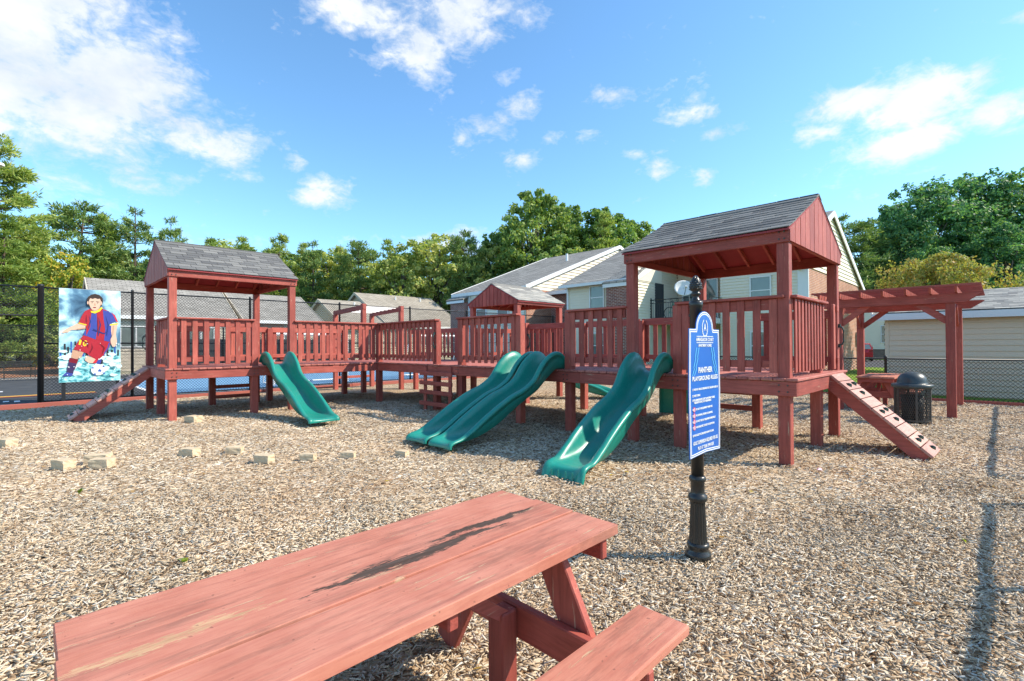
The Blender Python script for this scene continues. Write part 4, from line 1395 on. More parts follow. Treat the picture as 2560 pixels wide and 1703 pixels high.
mb = MB().add([(PXA + .004, PYF - .002, PZA + .004), (PXB - .004, PYF - .002, PZA + .004), (PXB - .004, PYF - .002, PZB - .004), (PXA + .004, PYF - .002, PZB - .004)], [(0, 1, 2, 3)])
bgp = th.put('printed_background', mb, 'poster_back')
for x in (PXA + 0.10, PXB - 0.06):
    th.box('panel_post', (x - 0.04, PYF + 0.03, -0.1), (x + 0.04, PYF + 0.08, 3.05), 'black_fence', 0.004)
_layer = [0]


def pr(mat, pts, name='printed_shape'):
    """a patch of flat print; points are pixels of the panel artwork (704 x 1104), drawn back to front"""
    _layer[0] += 1
    d = PYF - 0.003 - 0.0004 * _layer[0]
    poly = [(PXA + (x / 704.0) * (PXB - PXA), PZB - (y / 1104.0) * (PZB - PZA)) for x, y in pts]
    mb = MB().add([(u, d, z) for u, z in poly], [tuple(range(len(poly)))])
    th.put(name, mb, mat)


def oval(cx_, cy_, rx, ry, n=16, rot=0.0):
    return [(cx_ + rx * math.cos(2 * math.pi * k / n) * math.cos(rot) - ry * math.sin(2 * math.pi * k / n) * math.sin(rot),
             cy_ + rx * math.cos(2 * math.pi * k / n) * math.sin(rot) + ry * math.sin(2 * math.pi * k / n) * math.cos(rot)) for k in range(n)]


for k in range(17):
    x_ = 8 + k * 41 + random.uniform(-6, 6)
    h_ = random.uniform(60, 190)
    pr('print_dark' if k % 3 else 'print_star', [(x_, 800), (x_ + random.uniform(14, 30), 800), (x_ + random.uniform(14, 26), 800 - h_), (x_, 800 - h_)])
for k in range(26):
    x_, y_ = random.choice([random.uniform(20, 250), random.uniform(420, 690)]), random.uniform(720, 1050)
    n_ = 9
    pr('print_foam', [(x_ + random.uniform(.5, 1) * 62 * math.cos(6.283 * j / n_), y_ + random.uniform(.4, 1) * 34 * math.sin(6.283 * j / n_)) for j in range(n_)])
# far arm, legs, shorts, shirt, head, near arm, ball
pr('print_skin', [(215, 400), (295, 425), (290, 470), (210, 483), (125, 490), (110, 465), (130, 450)])
pr('print_skin', [(130, 448), (90, 470), (55, 495), (35, 520), (42, 530), (62, 515), (55, 530), (75, 515), (90, 520), (110, 508), (122, 495), (135, 490)])
pr('print_skin2', [(150, 720), (275, 750), (245, 815), (190, 835), (130, 810)])
pr('print_skin', [(300, 790), (400, 830), (420, 850), (385, 885), (330, 880), (285, 845)])
pr('print_wine', [(115, 815), (215, 835), (190, 905), (170, 960), (90, 950)])
pr('print_navy', [(105, 865), (195, 885), (165, 960), (155, 1010), (85, 995), (95, 920)])
pr('print_blue', [(85, 985), (155, 1000), (145, 1030), (40, 1028), (60, 1000)])
pr('print_redlit', [(405, 840), (440, 848), (415, 885), (375, 885)])
pr('print_blue', [(435, 848), (480, 835), (490, 870), (465, 905), (412, 885)])
pr('print_dark', [(478, 832), (495, 850), (490, 895), (455, 905), (470, 880)])
pr('print_red', [(270, 548), (585, 625), (570, 690), (520, 770), (480, 810), (430, 850), (330, 790), (310, 765), (270, 750), (160, 715), (205, 630)])
pr('print_wine', [(360, 640), (380, 700), (345, 770), (330, 765), (360, 700)])
pr('print_blue', [(560, 640), (580, 630), (560, 700), (515, 775), (500, 770), (545, 700)])
pr('print_yellow', [(225, 600), (240, 598), (250, 612), (235, 665), (215, 660)])
pr('print_yellow', oval(287, 645, 24, 36, 14, 0.25))
pr('print_red', oval(287, 645, 9, 20, 12, 0.25))
pr('print_red', [(330, 235), (480, 225), (560, 250), (600, 340), (590, 560), (575, 628), (420, 600), (275, 545), (300, 480), (280, 330)])
pr('print_blue', [(360, 270), (420, 275), (425, 470), (410, 600), (300, 555), (345, 450), (350, 350)])
pr('print_blue', [(490, 240), (555, 255), (600, 340), (590, 560), (573, 628), (505, 612), (520, 480), (500, 350)])
pr('print_blue', [(275, 520), (300, 480), (300, 560), (268, 545)])
pr('print_red', [(285, 260), (335, 235), (300, 330), (310, 405), (285, 425), (215, 400), (250, 320)])
pr('print_blue', [(540, 245), (610, 285), (650, 375), (585, 395), (550, 320)])
pr('print_redlit', [(590, 265), (635, 300), (676, 390), (650, 378), (615, 300)])
pr('print_yellow', [(215, 398), (305, 420), (300, 432), (212, 408)])
pr('print_yellow', [(575, 410), (676, 395), (676, 408), (572, 430)])
pr('print_skin', [(590, 425), (668, 412), (650, 500), (645, 560), (600, 565), (588, 500)])
pr('print_skin', [(598, 560), (648, 555), (660, 620), (655, 660), (630, 690), (605, 685), (585, 640), (582, 600)])
for q in ([(330, 300), (352, 380), (330, 470), (322, 460), (340, 380)], [(440, 330), (470, 420), (440, 560), (430, 550), (455, 420)], [(520, 300), (560, 420), (540, 560), (530, 540), (548, 420)], [(380, 470), (500, 520), (560, 500), (500, 535), (370, 490)]):
    pr('print_deep', q)
for q in ([(430, 300), (440, 440), (432, 560), (426, 440)], [(300, 300), (310, 380), (300, 405), (292, 380)], [(450, 640), (520, 700), (480, 790), (500, 700)], [(230, 590), (330, 640), (320, 700), (310, 650)]):
    pr('print_wine', q)
pr('print_skin2', [(610, 430), (625, 425), (615, 540), (603, 560)])
pr('print_skin2', [(200, 470), (290, 455), (288, 470), (205, 484)])
pr('print_skin2', [(365, 180), (440, 210), (440, 250), (400, 268), (362, 245)])
pr('print_yellow', [(350, 255), (395, 262), (440, 240), (470, 205), (490, 212), (455, 258), (400, 285), (352, 275)])
pr('print_hair', [(318, 190), (305, 140), (318, 92), (355, 60), (400, 48), (450, 60), (488, 95), (492, 140), (478, 190), (440, 200), (350, 200)])
pr('print_skin', [(332, 128), (345, 104), (372, 112), (400, 100), (430, 110), (455, 104), (466, 130), (466, 175), (452, 212), (425, 240), (398, 250), (372, 240), (346, 212), (332, 175)])
pr('print_skin2', [(345, 212), (372, 236), (398, 246), (425, 236), (452, 212), (440, 236), (398, 256), (358, 236)])
pr('print_hair', [(346, 143), (384, 138), (384, 146), (348, 149)])
pr('print_hair', [(410, 138), (450, 143), (448, 149), (410, 146)])
pr('print_dark', oval(367, 158, 8, 4, 10))
pr('print_dark', oval(428, 158, 8, 4, 10))
pr('print_skin2', [(392, 160), (402, 160), (408, 190), (388, 192)])
pr('print_wine', oval(394, 214, 20, 6, 12))
pr('print_skin', oval(318, 160, 9, 20, 10))
pr('print_skin', oval(472, 158, 9, 22, 10))
pr('print_white', oval(438, 965, 82, 66, 24))
for a_, b_ in ((455, 975), (375, 940), (500, 925), (400, 1015), (505, 1010)):
    star = []
    for k in range(10):
        rr_ = 34 if k % 2 == 0 else 14
        if (a_, b_) != (455, 975):
            rr_ *= 0.62
        an = -math.pi / 2 + math.pi * k / 5
        star.append((a_ + rr_ * math.cos(an), b_ + rr_ * 0.85 * math.sin(an)))
    pr('print_star', star)
for k in range(26):
    a_, b_ = random.uniform(10, 690), random.uniform(640, 1060)
    pr('print_white', oval(a_, b_, random.uniform(3, 9), random.uniform(3, 9), 8))

# ------------------------------------------------------------------ court markings and furniture


def marking(name, x0, x1, y0, y1, mat, z=-0.012):
    sheet(name, x0, x1, y0, y1, z, mat)


marking('court_line', -3.75, -3.6, 17.0, 27.8, 'line_white')
marking('court_line', -3.75, 27, 16.86, 16.97, 'line_white')
marking('court_line', -3.75, 27, 27.83, 27.95, 'line_white')
marking('court_line', 10.5, 10.62, 17.0, 27.8, 'line_white', -0.011)
marking('court_stripe', -12.6, -8.7, 19.9, 20.3, 'line_green')
marking('court_stripe', -12.6, -8.7, 19.5, 19.9, 'line_blue')
marking('court_stripe', -8.5, -5.0, 19.9, 20.2, 'line_yellow')
marking('court_stripe', -8.5, -5.0, 19.55, 19.88, 'line_maroon')
marking('court_line', -8.7, -8.6, 19.45, 20.35, 'line_white')
for i in range(10):
    marking('court_lettering', -8.9 + i * 0.22, -8.78 + i * 0.22, 17.6 + 0.1 * (i % 3), 18.2 - 0.1 * (i % 2), 'line_white')
for i in range(8):
    marking('court_lettering', -9.5 + i * 0.3, -9.34 + i * 0.3, 22.4, 23.0 - 0.15 * (i % 2), 'line_white')

for label, gx in (('white goal frame with net posts standing on the blue ball court behind the tower', 0.1), ('white goal frame farther along the blue court behind the pickets', 6.6)):
    th = T('goal', label, 'goal', (gx, 18.0, 0), group='court goals')
    for x in (gx, gx + 3.0):
        th.put('upright', MB().tube([(x, 18.0, 0), (x, 18.0, 2.0)], 0.055, 8), 'white_metal')
        th.put('stay', MB().tube([(x, 18.0, 2.0), (x, 18.5, 1.95), (x, 19.2, 0.03)], 0.025, 6), 'white_metal')
        th.put('ground_bar', MB().tube([(x, 18.0, 0.03), (x, 19.2, 0.03)], 0.03, 6), 'white_metal')
    th.put('crossbar', MB().tube([(gx, 18.0, 1.98), (gx + 3.0, 18.0, 1.98)], 0.055, 8), 'white_metal')
    th.put('ground_bar', MB().tube([(gx, 19.2, 0.03), (gx + 3.0, 19.2, 0.03)], 0.03, 6), 'white_metal')

bx_, by_ = to_site(-24.6, 24.3)[:2]
th = T('bench', 'dark metal bench with arm rests on the grey court edge', 'bench', (bx_, by_, 0), rz=R_(20))
for i in range(4):
    th.put('seat_slat', MB().box((-0.6, -0.2 + i * .11, .43), (0.6, -0.12 + i * .11, .45)), 'black_metal', local=True)
for i in range(3):
    th.put('back_slat', MB().box((-0.6, .26, .55 + i * .11), (0.6, .28, .63 + i * .11)), 'black_metal', local=True)
for x in (-.58, .58):
    th.put('leg', MB().tube([(x, -.22, 0), (x, -.2, .62), (x, .2, .62), (x, .3, 0)], 0.02, 6), 'black_metal', local=True)
    th.put('arm_rest', MB().tube([(x, .27, .9), (x, .27, .62), (x, -.22, .64)], 0.02, 6), 'black_metal', local=True)

# lamp head poking in from the left trees
lx, ly = -38.5, 37.0
th = T('lamp_post', 'tall lamp post with a pale angled lamp head among the pines', 'lamp', (lx - 1.5, ly, 0), site=False)
th.put('pole', MB().tube([(0, 0, 0), (0, 0, 15.2)], [0.12, 0.07], 10), 'fence_steel', local=True)
th.put('lamp_head', MB().bar((0.0, 0, 15.1), (1.15, 0.1, 15.55), 0.45, 0.22), 'dish_white', local=True)

# ------------------------------------------------------------------ stones, litter, weeds
STONES = [((-7.64, 7.4), .20, 'pale block at the far end of the row of loose stones, by the footballer side'), ((-5.6, 6.1), .20, 'lone squared tan block beside the stack of two blocks'),
          ((-5.37, 6.34), .21, 'tan block at the back of the pair pushed together'), ((-5.14, 6.12), .20, 'tan block at the front of the pair pushed together'),
          ((-4.4, 6.66), .19, 'loose tan block two along from the pair of blocks'), ((-3.93, 6.92), .17, 'tan block sitting farthest back in the row, behind its neighbours'),
          ((-3.22, 6.34), .18, 'loose tan block between the green single slide and the table'), ((-2.68, 6.41), .16, 'squat tan block standing on end in the row'),
          ((-2.18, 6.49), .15, 'tan block next to the last one before the paired slides'), ((-1.54, 6.83), .14, 'small pale block lying at the foot of the paired slides'),
          ((-6.35, 9.72), .24, 'tan block resting against the foot of the small tower post')]
for k, ((X, Y), s_, lab) in enumerate(STONES):
    r = random.Random(k)
    bm = bmesh.new()
    bmesh.ops.create_cube(bm, size=1)
    bmesh.ops.subdivide_edges(bm, edges=bm.edges[:], cuts=3, use_grid_fill=True)
    for v in bm.verts:
        n_ = v.co.normalized()
        v.co = v.co * (0.86 + 0.04 * r.random()) + n_ * 0.06 * r.random()
        v.co.x *= s_ * 1.25
        v.co.y *= s_ * 0.8
        v.co.z *= s_ * 0.62
        v.co += Vector((r.uniform(-1, 1), r.uniform(-1, 1), r.uniform(-1, 1))) * s_ * 0.018
    me = bpy.data.meshes.new('stone_block')
    bm.to_mesh(me)
    bm.free()
    single('stone_block', me, 'stone_tan', lab, 'stone', (X, Y, s_ * 0.29 + float(gz(X, Y))), 'loose stone blocks on the chips', site=False, rz=r.uniform(-.4, .4))


def weed(X, Y, s_, lab, mat='weed', n=9):
    mb = MB()
    for k in range(n):
        a_ = random.uniform(0, 6.28)
        l_ = s_ * random.uniform(.5, 1)
        q = Vector((math.cos(a_), math.sin(a_), 0))
        tq = Vector((-q.y, q.x, 0)) * l_ * 0.16
        p1, p2 = q * l_ * .35 + Vector((0, 0, l_ * .7)), q * l_ * .8 + Vector((0, 0, l_ * .75))
        mb.add([(0, 0, 0), p1 - tq, p2, p1 + tq], [(0, 1, 2, 3)])
    single('weed', mb, mat, lab, 'weed', (X, Y, 0.01), site=False)


weed(-4.39, 4.95, .10, 'small green weed in the open chips between the picnic table and stone blocks')
weed(-2.24, 3.35, .07, 'tiny olive weed close beside the long edge of the picnic table')
weed(3.35, 3.62, .05, 'bright yellow fallen leaf sprig beside the fence shadow', 'weed', 5)
single('litter_scrap', MB().add([(-.03, -.02, .03), (.03, -.015, .025), (.035, .02, .045), (-.02, .02, .035), (0, 0, .05)], [(0, 1, 4), (1, 2, 4), (2, 3, 4), (3, 0, 4)]), 'sign_pink',
       'small pink paper scrap lying on the chips near the big tower', 'litter', (3.57, 5.7, 0.0), site=False)


# ------------------------------------------------------------------ buildings
def siding(mb, P, u0, u1, z0, z1, out, course=0.14, top=None):
    """lap siding: every course a tilted strip with its own lower edge; P(u, w, z); top(z)->(u0,u1) clips gables"""
    z = z0
    while z < z1 - 0.01:
        zt = min(z + course, z1)
        a0, a1 = (u0, u1) if top is None else top((z + zt) / 2)
        if a1 > a0:
            mb.add([P(a0, out * 0.045, z), P(a1, out * 0.045, z), P(a1, out * 0.002, zt), P(a0, out * 0.002, zt), P(a0, 0, z), P(a1, 0, z)],
                   [(0, 1, 2, 3), (4, 5, 1, 0)])
        z = zt
    return mb


def axis_map(ax, v):
    return (lambda u, w, z: (u, v + w, z)) if ax == 'x' else (lambda u, w, z: (v + w, u, z))


def window(th, ax, v, u0, u1, z0, z1, out, glass='glass', sliding=False, curtain=False):
    P = axis_map(ax, v)
    f = 0.06
    mb = MB()
    for a0, a1, b0, b1 in ((u0, u1, z1 - f, z1), (u0, u1, z0, z0 + f), (u0, u0 + f, z0 + f, z1 - f), (u1 - f, u1, z0 + f, z1 - f)):
        mb.box(P(a0, out * 0.025, b0), P(a1, out * 0.085, b1))
    fr = th.put('window', mb, 'white_trim')
    if sliding:
        um = (u0 + u1) / 2
        bar = (um - .035, um + .035, z0 + f, z1 - f)
        panes = ((u0 + f, um - .035, z0 + f, z1 - f), (um + .035, u1 - f, z0 + f, z1 - f))
    else:
        zm = (z0 + z1) / 2
        bar = (u0 + f, u1 - f, zm - .025, zm + .025)
        panes = ((u0 + f, u1 - f, z0 + f, zm - .025), (u0 + f, u1 - f, zm + .025, z1 - f))
    th.put('sash_bar', MB().box(P(bar[0], out * .03, bar[2]), P(bar[1], out * .07, bar[3])), 'white_trim', parent=fr)
    for a0, a1, b0, b1 in panes:
        th.put('pane', MB().box(P(a0, out * .03, b0), P(a1, out * .042, b1)), glass, parent=fr)
    return fr


def gable_roof(th, ridge, u0, u1, v0, v1, ze, zr, mat, over=0.35, thick=0.14, vm=None, trim='white_trim'):
    """plain pitched roof slab pair with white fascia; ridge along `ridge`"""
    P = (lambda u, v, z: (u, v, z)) if ridge == 'x' else (lambda u, v, z: (v, u, z))
    vm = (v0 + v1) / 2 if vm is None else vm
    mb = MB()
    for ve in (v0, v1):
        sl = (zr - ze) / abs(vm - ve)
        s_ = 1 if ve > vm else -1
        e = [P(u0 - over, ve + s_ * over, ze - sl * over), P(u1 + over, ve + s_ * over, ze - sl * over), P(u1 + over, vm, zr), P(u0 - over, vm, zr)]
        mb.hexa([(p[0], p[1], p[2]) for p in e] + [(p[0], p[1], p[2] + thick) for p in e])
    roof = th.put('roof', mb, mat)
    for ve in (v0, v1):
        sl = (zr - ze) / abs(vm - ve)
        s_ = 1 if ve > vm else -1
        y = ve + s_ * (over + 0.022)
        z = ze - sl * over
        th.put('fascia', MB().box(P(u0 - over, y - .02, z - .10), P(u1 + over, y + .02, z + thick - .01)), 'white_trim', parent=roof)
        for u in (u0 - over - .022, u1 + over + .022):
            a, b_ = P(u, ve + s_ * over, z + .03), P(u, vm, zr + .03)
            th.put('rake_board', MB().bar(a, b_, 0.04, 0.24), trim, parent=roof)
    return roof


def gable_wall(th, ax, v, u0, u1, ze, zr, out, mat, um=None):
    P = axis_map(ax, v)
    um = (u0 + u1) / 2 if um is None else um
    mb = MB()
    siding(mb, P, u0, u1, ze, zr, out, 0.2, top=lambda z: (u0 + (um - u0) * (z - ze) / (zr - ze), u1 - (u1 - um) * (z - ze) / (zr - ze)))
    th.put('gable_siding', mb, mat)
    mb2 = MB().add([P(u0, -out * .02, ze), P(u1, -out * .02, ze), P(um, -out * .02, zr)], [(0, 1, 2)])
    th.put('gable_wall', mb2, mat)


# --- tan shed
th = T('shed', 'low shed with tan lap siding and grey shingle roof behind the pergola', 'shed', (14, -4, 0))
SX0, SX1, SY0, SY1 = 12.0, 17.2, -9.5, 0.63
th.put('wall', MB().box((SX0, SY0, -.1), (SX1, SY1, 2.24)), 'siding_tan')
pl_ = [(0, 0.020), (0.165, 0.004)]
z = 0.0
sb = MB().add([(-0.030, -5.03, 0), (-0.030, 5.03, 0), (-0.008, 5.03, 0.158), (-0.008, -5.03, 0.158), (0, -5.03, 0), (0, 5.03, 0), (0, 5.03, .158), (0, -5.03, .158)],
              [(0, 1, 2, 3), (4, 0, 3, 7), (1, 5, 6, 2), (4, 5, 1, 0), (3, 2, 6, 7)]).mesh('siding_board')
sb.materials.append(M['siding_tan'])
while z < 2.1:
    th.put('siding_board', sb, None, (SX0, (SY0 + SY1) / 2 - 0.03, z))
    z += 0.158
th.box('corner_trim', (SX0 - .035, SY1 - .09, 0), (SX0 + .05, SY1 + .012, 2.2), 'siding_tan', 0.004)
mb = MB()
siding(mb, axis_map('x', SY1), SX0 + .06, SX1, 0, 2.3, 1, 0.158)
th.put('side_siding', mb, 'siding_tan')
rf = gable_roof(th, 'y', SY0, SY1, SX0, SX1, 2.36, 3.06, 'roof_grey_y', 0.28, 0.10)
ang = math.atan((3.06 - 2.36) / 2.6)
sh = box_mesh(0.30, 0.235, 0.012, 0.0, 'shingle_pale')
cn = 0
d = 0.0
while d < 2.85:
    c_ = int(round(d / 0.168))
    yy = 0.55 - (0.15 if c_ % 2 else 0) - random.uniform(0, .08)
    while yy > -3.6:
        x = SX0 - 0.26 + d * math.cos(ang)
        zc = 2.36 - 0.28 * math.tan(ang) + 0.115 + d * math.sin(ang)
        if cn < 300:
            th.put('shingle', sh, None, (x + .08, yy, zc + 0.035 + random.uniform(0, .004)), (Matrix.Rotation(-math.pi / 2, 4, 'Z') @ Matrix.Rotation(ang - .05, 4, 'X')).to_euler(), rf)
            cn += 1
        yy -= 0.304
    d += 0.168

# --- apartment wing with the balcony (east)
th = T('apartment_building', 'two storey cream and brick apartment wing with a balcony, end wall of orange brick', 'building', (22, 9, 0))
EX, EY0, EY1 = 18.0, 4.15, 15.3
RZ, RV = 8.1, 22.2
slope = 0.447
th.put('end_wall', MB().box((18.0, EY0, -.1), (29.4, EY0 + 0.25, 4.9)), 'brick_orange_x')
gable_wall(th, 'x', EY0, 14.95, 29.45, 4.9, RZ, -1, 'siding_cream', RV)
th.put('end_return', MB().box((15.2, EY0 + .28, 4.75), (18.0, EY0 + .32, 4.9)), 'siding_cream')
th.put('core_wall', MB().box((19.5, EY0 + .26, -.1), (29.3, EY1, 5.2)), 'siding_cream')
# recessed front wall with window
mb = MB()
siding(mb, axis_map('y', EX), EY0 + .42, 8.04, 0.2, 6.1, -1, 0.145)
th.put('siding', mb, 'siding_cream')
th.put('front_wall', MB().box((EX + .01, EY0 + .26, -.1), (19.45, 8.04, 6.0)), 'siding_cream')
th.box('corner_board', (EX - .05, EY0 - .01, 0), (EX + .04, EY0 + .42, 6.0), 'white_trim', 0.004)
window(th, 'y', EX - .01, 5.66, 6.62, 3.35, 4.70, -1)
window(th, 'y', EX - .01, 5.66, 6.62, 0.7, 2.1, -1)
# balcony bay
mb = MB()
siding(mb, axis_map('y', 19.44), 8.05, 11.0, 2.8, 6.3, -1, 0.145)
siding(mb, axis_map('y', 19.44), 8.05, 11.0, 0.0, 2.45, -1, 0.145)
siding(mb, axis_map('x', 8.06), 18.0, 19.42, 2.8, 6.1, 1, 0.145)
th.put('bay_siding', mb, 'siding_tan')
window(th, 'y', 19.4, 8.7, 10.7, 2.85, 5.0, -1, sliding=True)
window(th, 'y', 19.4, 8.7, 10.7, 0.1, 2.2, -1, sliding=True)
th.put('balcony_floor', MB().box((16.4, 8.05, 2.52), (19.42, 11.05, 2.78)), 'white_trim')
rail = th.put('balcony_rail', MB().tube([(16.45, 7.95, 3.80), (16.45, 11.1, 3.80)], 0.025, 6), 'black_metal')
th.put('rail_bar', MB().tube([(16.45, 7.95, 3.62), (16.45, 11.1, 3.62)], 0.014, 6), 'black_metal', parent=rail)
th.put('rail_bar', MB().tube([(16.45, 7.95, 2.86), (16.45, 11.1, 2.86)], 0.014, 6), 'black_metal', parent=rail)
th.put('rail_bar', MB().tube([(16.45, 8.0, 3.80), (19.3, 8.0, 3.80)], 0.02, 6), 'black_metal', parent=rail)
bal = MB().tube([(0, 0, 0), (0, 0, .76)], 0.010, 5).mesh('baluster')
ringm = MB().tube([(0, 0.068 * math.cos(2 * math.pi * k / 14), 0.068 * math.sin(2 * math.pi * k / 14)) for k in range(15)], 0.009, 5, False).mesh('ring')
for m_ in (bal, ringm):
    m_.materials.append(M['black_metal'])
y = 8.02
while y < 11.1:
    th.put('baluster', bal, None, (16.45, y, 2.86), parent=rail)
    y += 0.12
for k in range(9):
    th.put('rail_ring', ringm, None, (16.45, 8.2 + k * .34, 3.71), parent=rail)
for y in (8.0, 11.05):
    th.box('rail_post', (16.4, y - .05, 2.78), (16.5, y + .05, 3.9), 'black_metal', 0.004)
# bump-out: siding with window, brick bay with its own little roof, side wall to the balcony
th.put('bay_wall', MB().box((15.03, 11.1, -.1), (19.4, EY1 - .02, 5.0)), 'siding_cream')
mb = MB()
siding(mb, axis_map('y', 15.0), 12.5, EY1, 0.2, 5.0, -1, 0.145)
siding(mb, axis_map('x', 11.06), 15.0, 19.4, 0.2, 5.6, -1, 0.145)
th.put('siding', mb, 'siding_cream')
window(th, 'y', 14.99, 12.9, 13.84, 3.38, 4.66, -1)
window(th, 'y', 14.99, 12.9, 13.84, 0.75, 2.15, -1)
th.put('brick_bay', MB().box((14.5, 11.02, -.1), (15.02, 12.48, 4.45)), 'brick_red_y')
th.put('bay_fascia', MB().box((14.36, 10.9, 4.42), (14.46, 12.6, 4.62)), 'white_trim')
mb = MB().hexa([(14.34, 10.86, 4.60), (14.34, 12.62, 4.60), (15.6, 12.2, 5.35), (15.6, 10.86, 5.35), (14.34, 10.86, 4.68), (14.34, 12.62, 4.68), (15.6, 12.2, 5.43), (15.6, 10.86, 5.43)])
th.put('bay_roof', mb, 'roof_grey_y')
th.box('door', (16.9, 11.0, 2.8), (17.8, 11.04, 4.75), 'screen_dark', 0.004)
th.put('downspout', MB().box((14.9, EY1 - .02, 0), (15.0, EY1 + .09, 4.95)), 'white_trim')
# roof: deeper over the bump-out
mb = MB()


def rz_(x): return RZ - slope * abs(x - RV)


for (y0, y1, xe) in ((4.02, 11.0, 17.6), (11.0, 15.65, 14.6)):
    e = [(xe, y0, rz_(xe)), (xe, y1, rz_(xe)), (RV, y1, RZ), (RV, y0, RZ)]
    mb.hexa(e + [(p[0], p[1], p[2] + .12) for p in e])
e = [(29.9, 4.02, rz_(29.9)), (29.9, 15.65, rz_(29.9)), (RV, 15.65, RZ), (RV, 4.02, RZ)]
mb.hexa(e + [(p[0], p[1], p[2] + .12) for p in e])
roof = th.put('roof', mb, 'roof_grey_y')
for (y0, y1, xe) in ((4.02, 10.95, 17.6), (10.98, 15.65, 14.6)):
    th.put('gutter', MB().box((xe - .13, y0, rz_(xe) - .05), (xe - .01, y1, rz_(xe) + .10)), 'white_trim', parent=roof)
for xe in (17.6, 29.9):
    th.put('rake_board', MB().bar((xe, 3.99, rz_(xe) - .03), (RV, 3.99, RZ - .03), 0.05, 0.26), 'white_trim', parent=roof)
th.put('rake_board', MB().bar((14.6, 10.97, rz_(14.6) - .02), (17.6, 10.97, rz_(17.6) - .02), 0.05, 0.26), 'white_trim', parent=roof)
mb = MB().add([(14.7, 11.0, rz_(14.7)), (17.6, 11.0, rz_(17.6)), (17.6, 11.0, 4.75), (15.0, 11.0, 4.75)], [(0, 1, 2, 3)])
th.put('cheek_siding', mb, 'siding_cream')

mb = MB()
th = T('electric_meter', 'grey electric meters and conduit boxes on the orange brick end wall', 'meter', (28.4, 4.1, 0))
for i, (x, z, w, h) in enumerate(((27.9, 1.45, .5, .7), (28.5, 1.2, .35, .9), (28.4, 2.2, .5, .35), (28.9, 1.5, .3, .6))):
    th.put('meter_box', MB().box((x, 3.98, z), (x + w, 4.13, z + h)), 'meter_grey')
th.put('conduit', MB().tube([(28.2, 4.06, 0), (28.2, 4.06, 1.5)], 0.05, 6), 'meter_grey')

# --- apartment wing farther back (west)
th = T('apartment_building', 'grey roofed apartment wing with a big white sided gable, behind the small tower', 'building', (24, 22, 0))
WX0, WX1, WY0, WY1 = 14.3, 34.2, 18.0, 24.7
th.put('wall', MB().box((WX0 + .02, WY0 + .02, -.1), (WX1, WY1, 4.95)), 'siding_cream')
th.put('end_brick', MB().box((WX0, WY0 - .06, -.1), (WX1 - .1, WY0, 4.86)), 'brick_orange_x')
gable_wall(th, 'x', WY0 - .02, WX0 - .2, WX1 + .2, 4.86, 8.55, -1, 'siding_cream')
mb = MB()
siding(mb, axis_map('y', WX0), WY0 + .1, 23.2, 0.1, 4.9, -1, 0.145)
th.put('siding', mb, 'siding_cream')
th.put('front_brick', MB().box((WX0 - .4, 23.2, -.1), (WX0 + .01, 24.7, 4.35)), 'brick_red_y')
th.put('bay_fascia', MB().box((WX0 - .62, 23.1, 4.32), (WX0 - .52, 24.85, 4.5)), 'white_trim')
mb = MB().hexa([(13.66, 23.05, 4.48), (13.66, 24.9, 4.48), (14.8, 24.6, 5.1), (14.8, 23.05, 5.1), (13.66, 23.05, 4.56), (13.66, 24.9, 4.56), (14.8, 24.6, 5.18), (14.8, 23.05, 5.18)])
th.put('bay_roof', mb, 'roof_grey_y')
rf = gable_roof(th, 'y', WY0, WY1, WX0, WX1, 4.95, 8.65, 'roof_grey_y', 0.16, 0.12)
for (y, x) in ((21.0, 22.0), (20.2, 21.0)):
    zz = 4.95 + (x - WX0) * (3.7 / 9.95)
    th.put('vent_pipe', MB().tube([(x, y, zz), (x, y, zz + .5)], 0.09, 8), 'white_metal', parent=rf)
window(th, 'y', WX0 - .01, 19.4, 20.4, 3.2, 4.5, -1)
window(th, 'y', WX0 - .01, 21.4, 22.4, 3.2, 4.5, -1)
th.put('downspout', MB().box((WX0 - .12, 23.05, 0), (WX0 - .02, 23.17, 4.9)), 'white_trim')

# lower link between the wings
th = T('link_building', 'low brick link in shade between the two apartment wings', 'building', (17, 16.6, 0))
th.put('wall', MB().box((16.5, 15.33, -.1), (20.0, 17.9, 4.6)), 'brick_red_y')
th.put('roof', MB().hexa([(16.1, 15.33, 4.62), (16.1, 17.9, 4.62), (20, 17.9, 6.0), (20, 15.33, 6.0), (16.1, 15.33, 4.75), (16.1, 17.9, 4.75), (20, 17.9, 6.13), (20, 15.33, 6.13)]), 'roof_grey_y')
th.put('fascia', MB().box((15.98, 15.33, 4.56), (16.08, 17.9, 4.76)), 'white_trim')

# satellite dish on the balcony rail
th = T('satellite_dish', 'off white satellite dish on the corner of the balcony rail', 'satellite dish', (16.3, 8.95, 3.85))
vs, fs = [], []
n1, n2 = 6, 24
c0 = Vector((16.15, 9.1, 4.22))
nrm = Vector((-0.75, -0.62, 0.35)).normalized()
e1 = nrm.cross(Vector((0, 0, 1))).normalized()
e2 = e1.cross(nrm)
for i in range(n1 + 1):
    r = 0.42 * i / n1
    for k in range(n2):
        a_ = 2 * math.pi * k / n2
        vs.append(c0 + e1 * r * math.cos(a_) * 1.08 + e2 * r * math.sin(a_) + nrm * (0.45 * r * r))
for i in range(n1):
    for k in range(n2):
        fs.append((i * n2 + k, i * n2 + (k + 1) % n2, (i + 1) * n2 + (k + 1) % n2, (i + 1) * n2 + k))
dm = MB().add(vs, fs).mesh('reflector', smooth=True)
dob = th.put('reflector', dm, 'dish_white')
sol = dob.modifiers.new('thickness', 'SOLIDIFY')
sol.thickness = 0.02
pa = c0 - e2 * 0.40
pb = c0 + nrm * 0.55 - e2 * 0.12
th.put('arm', MB().tube([pa, pb], 0.018, 6), 'fence_steel')
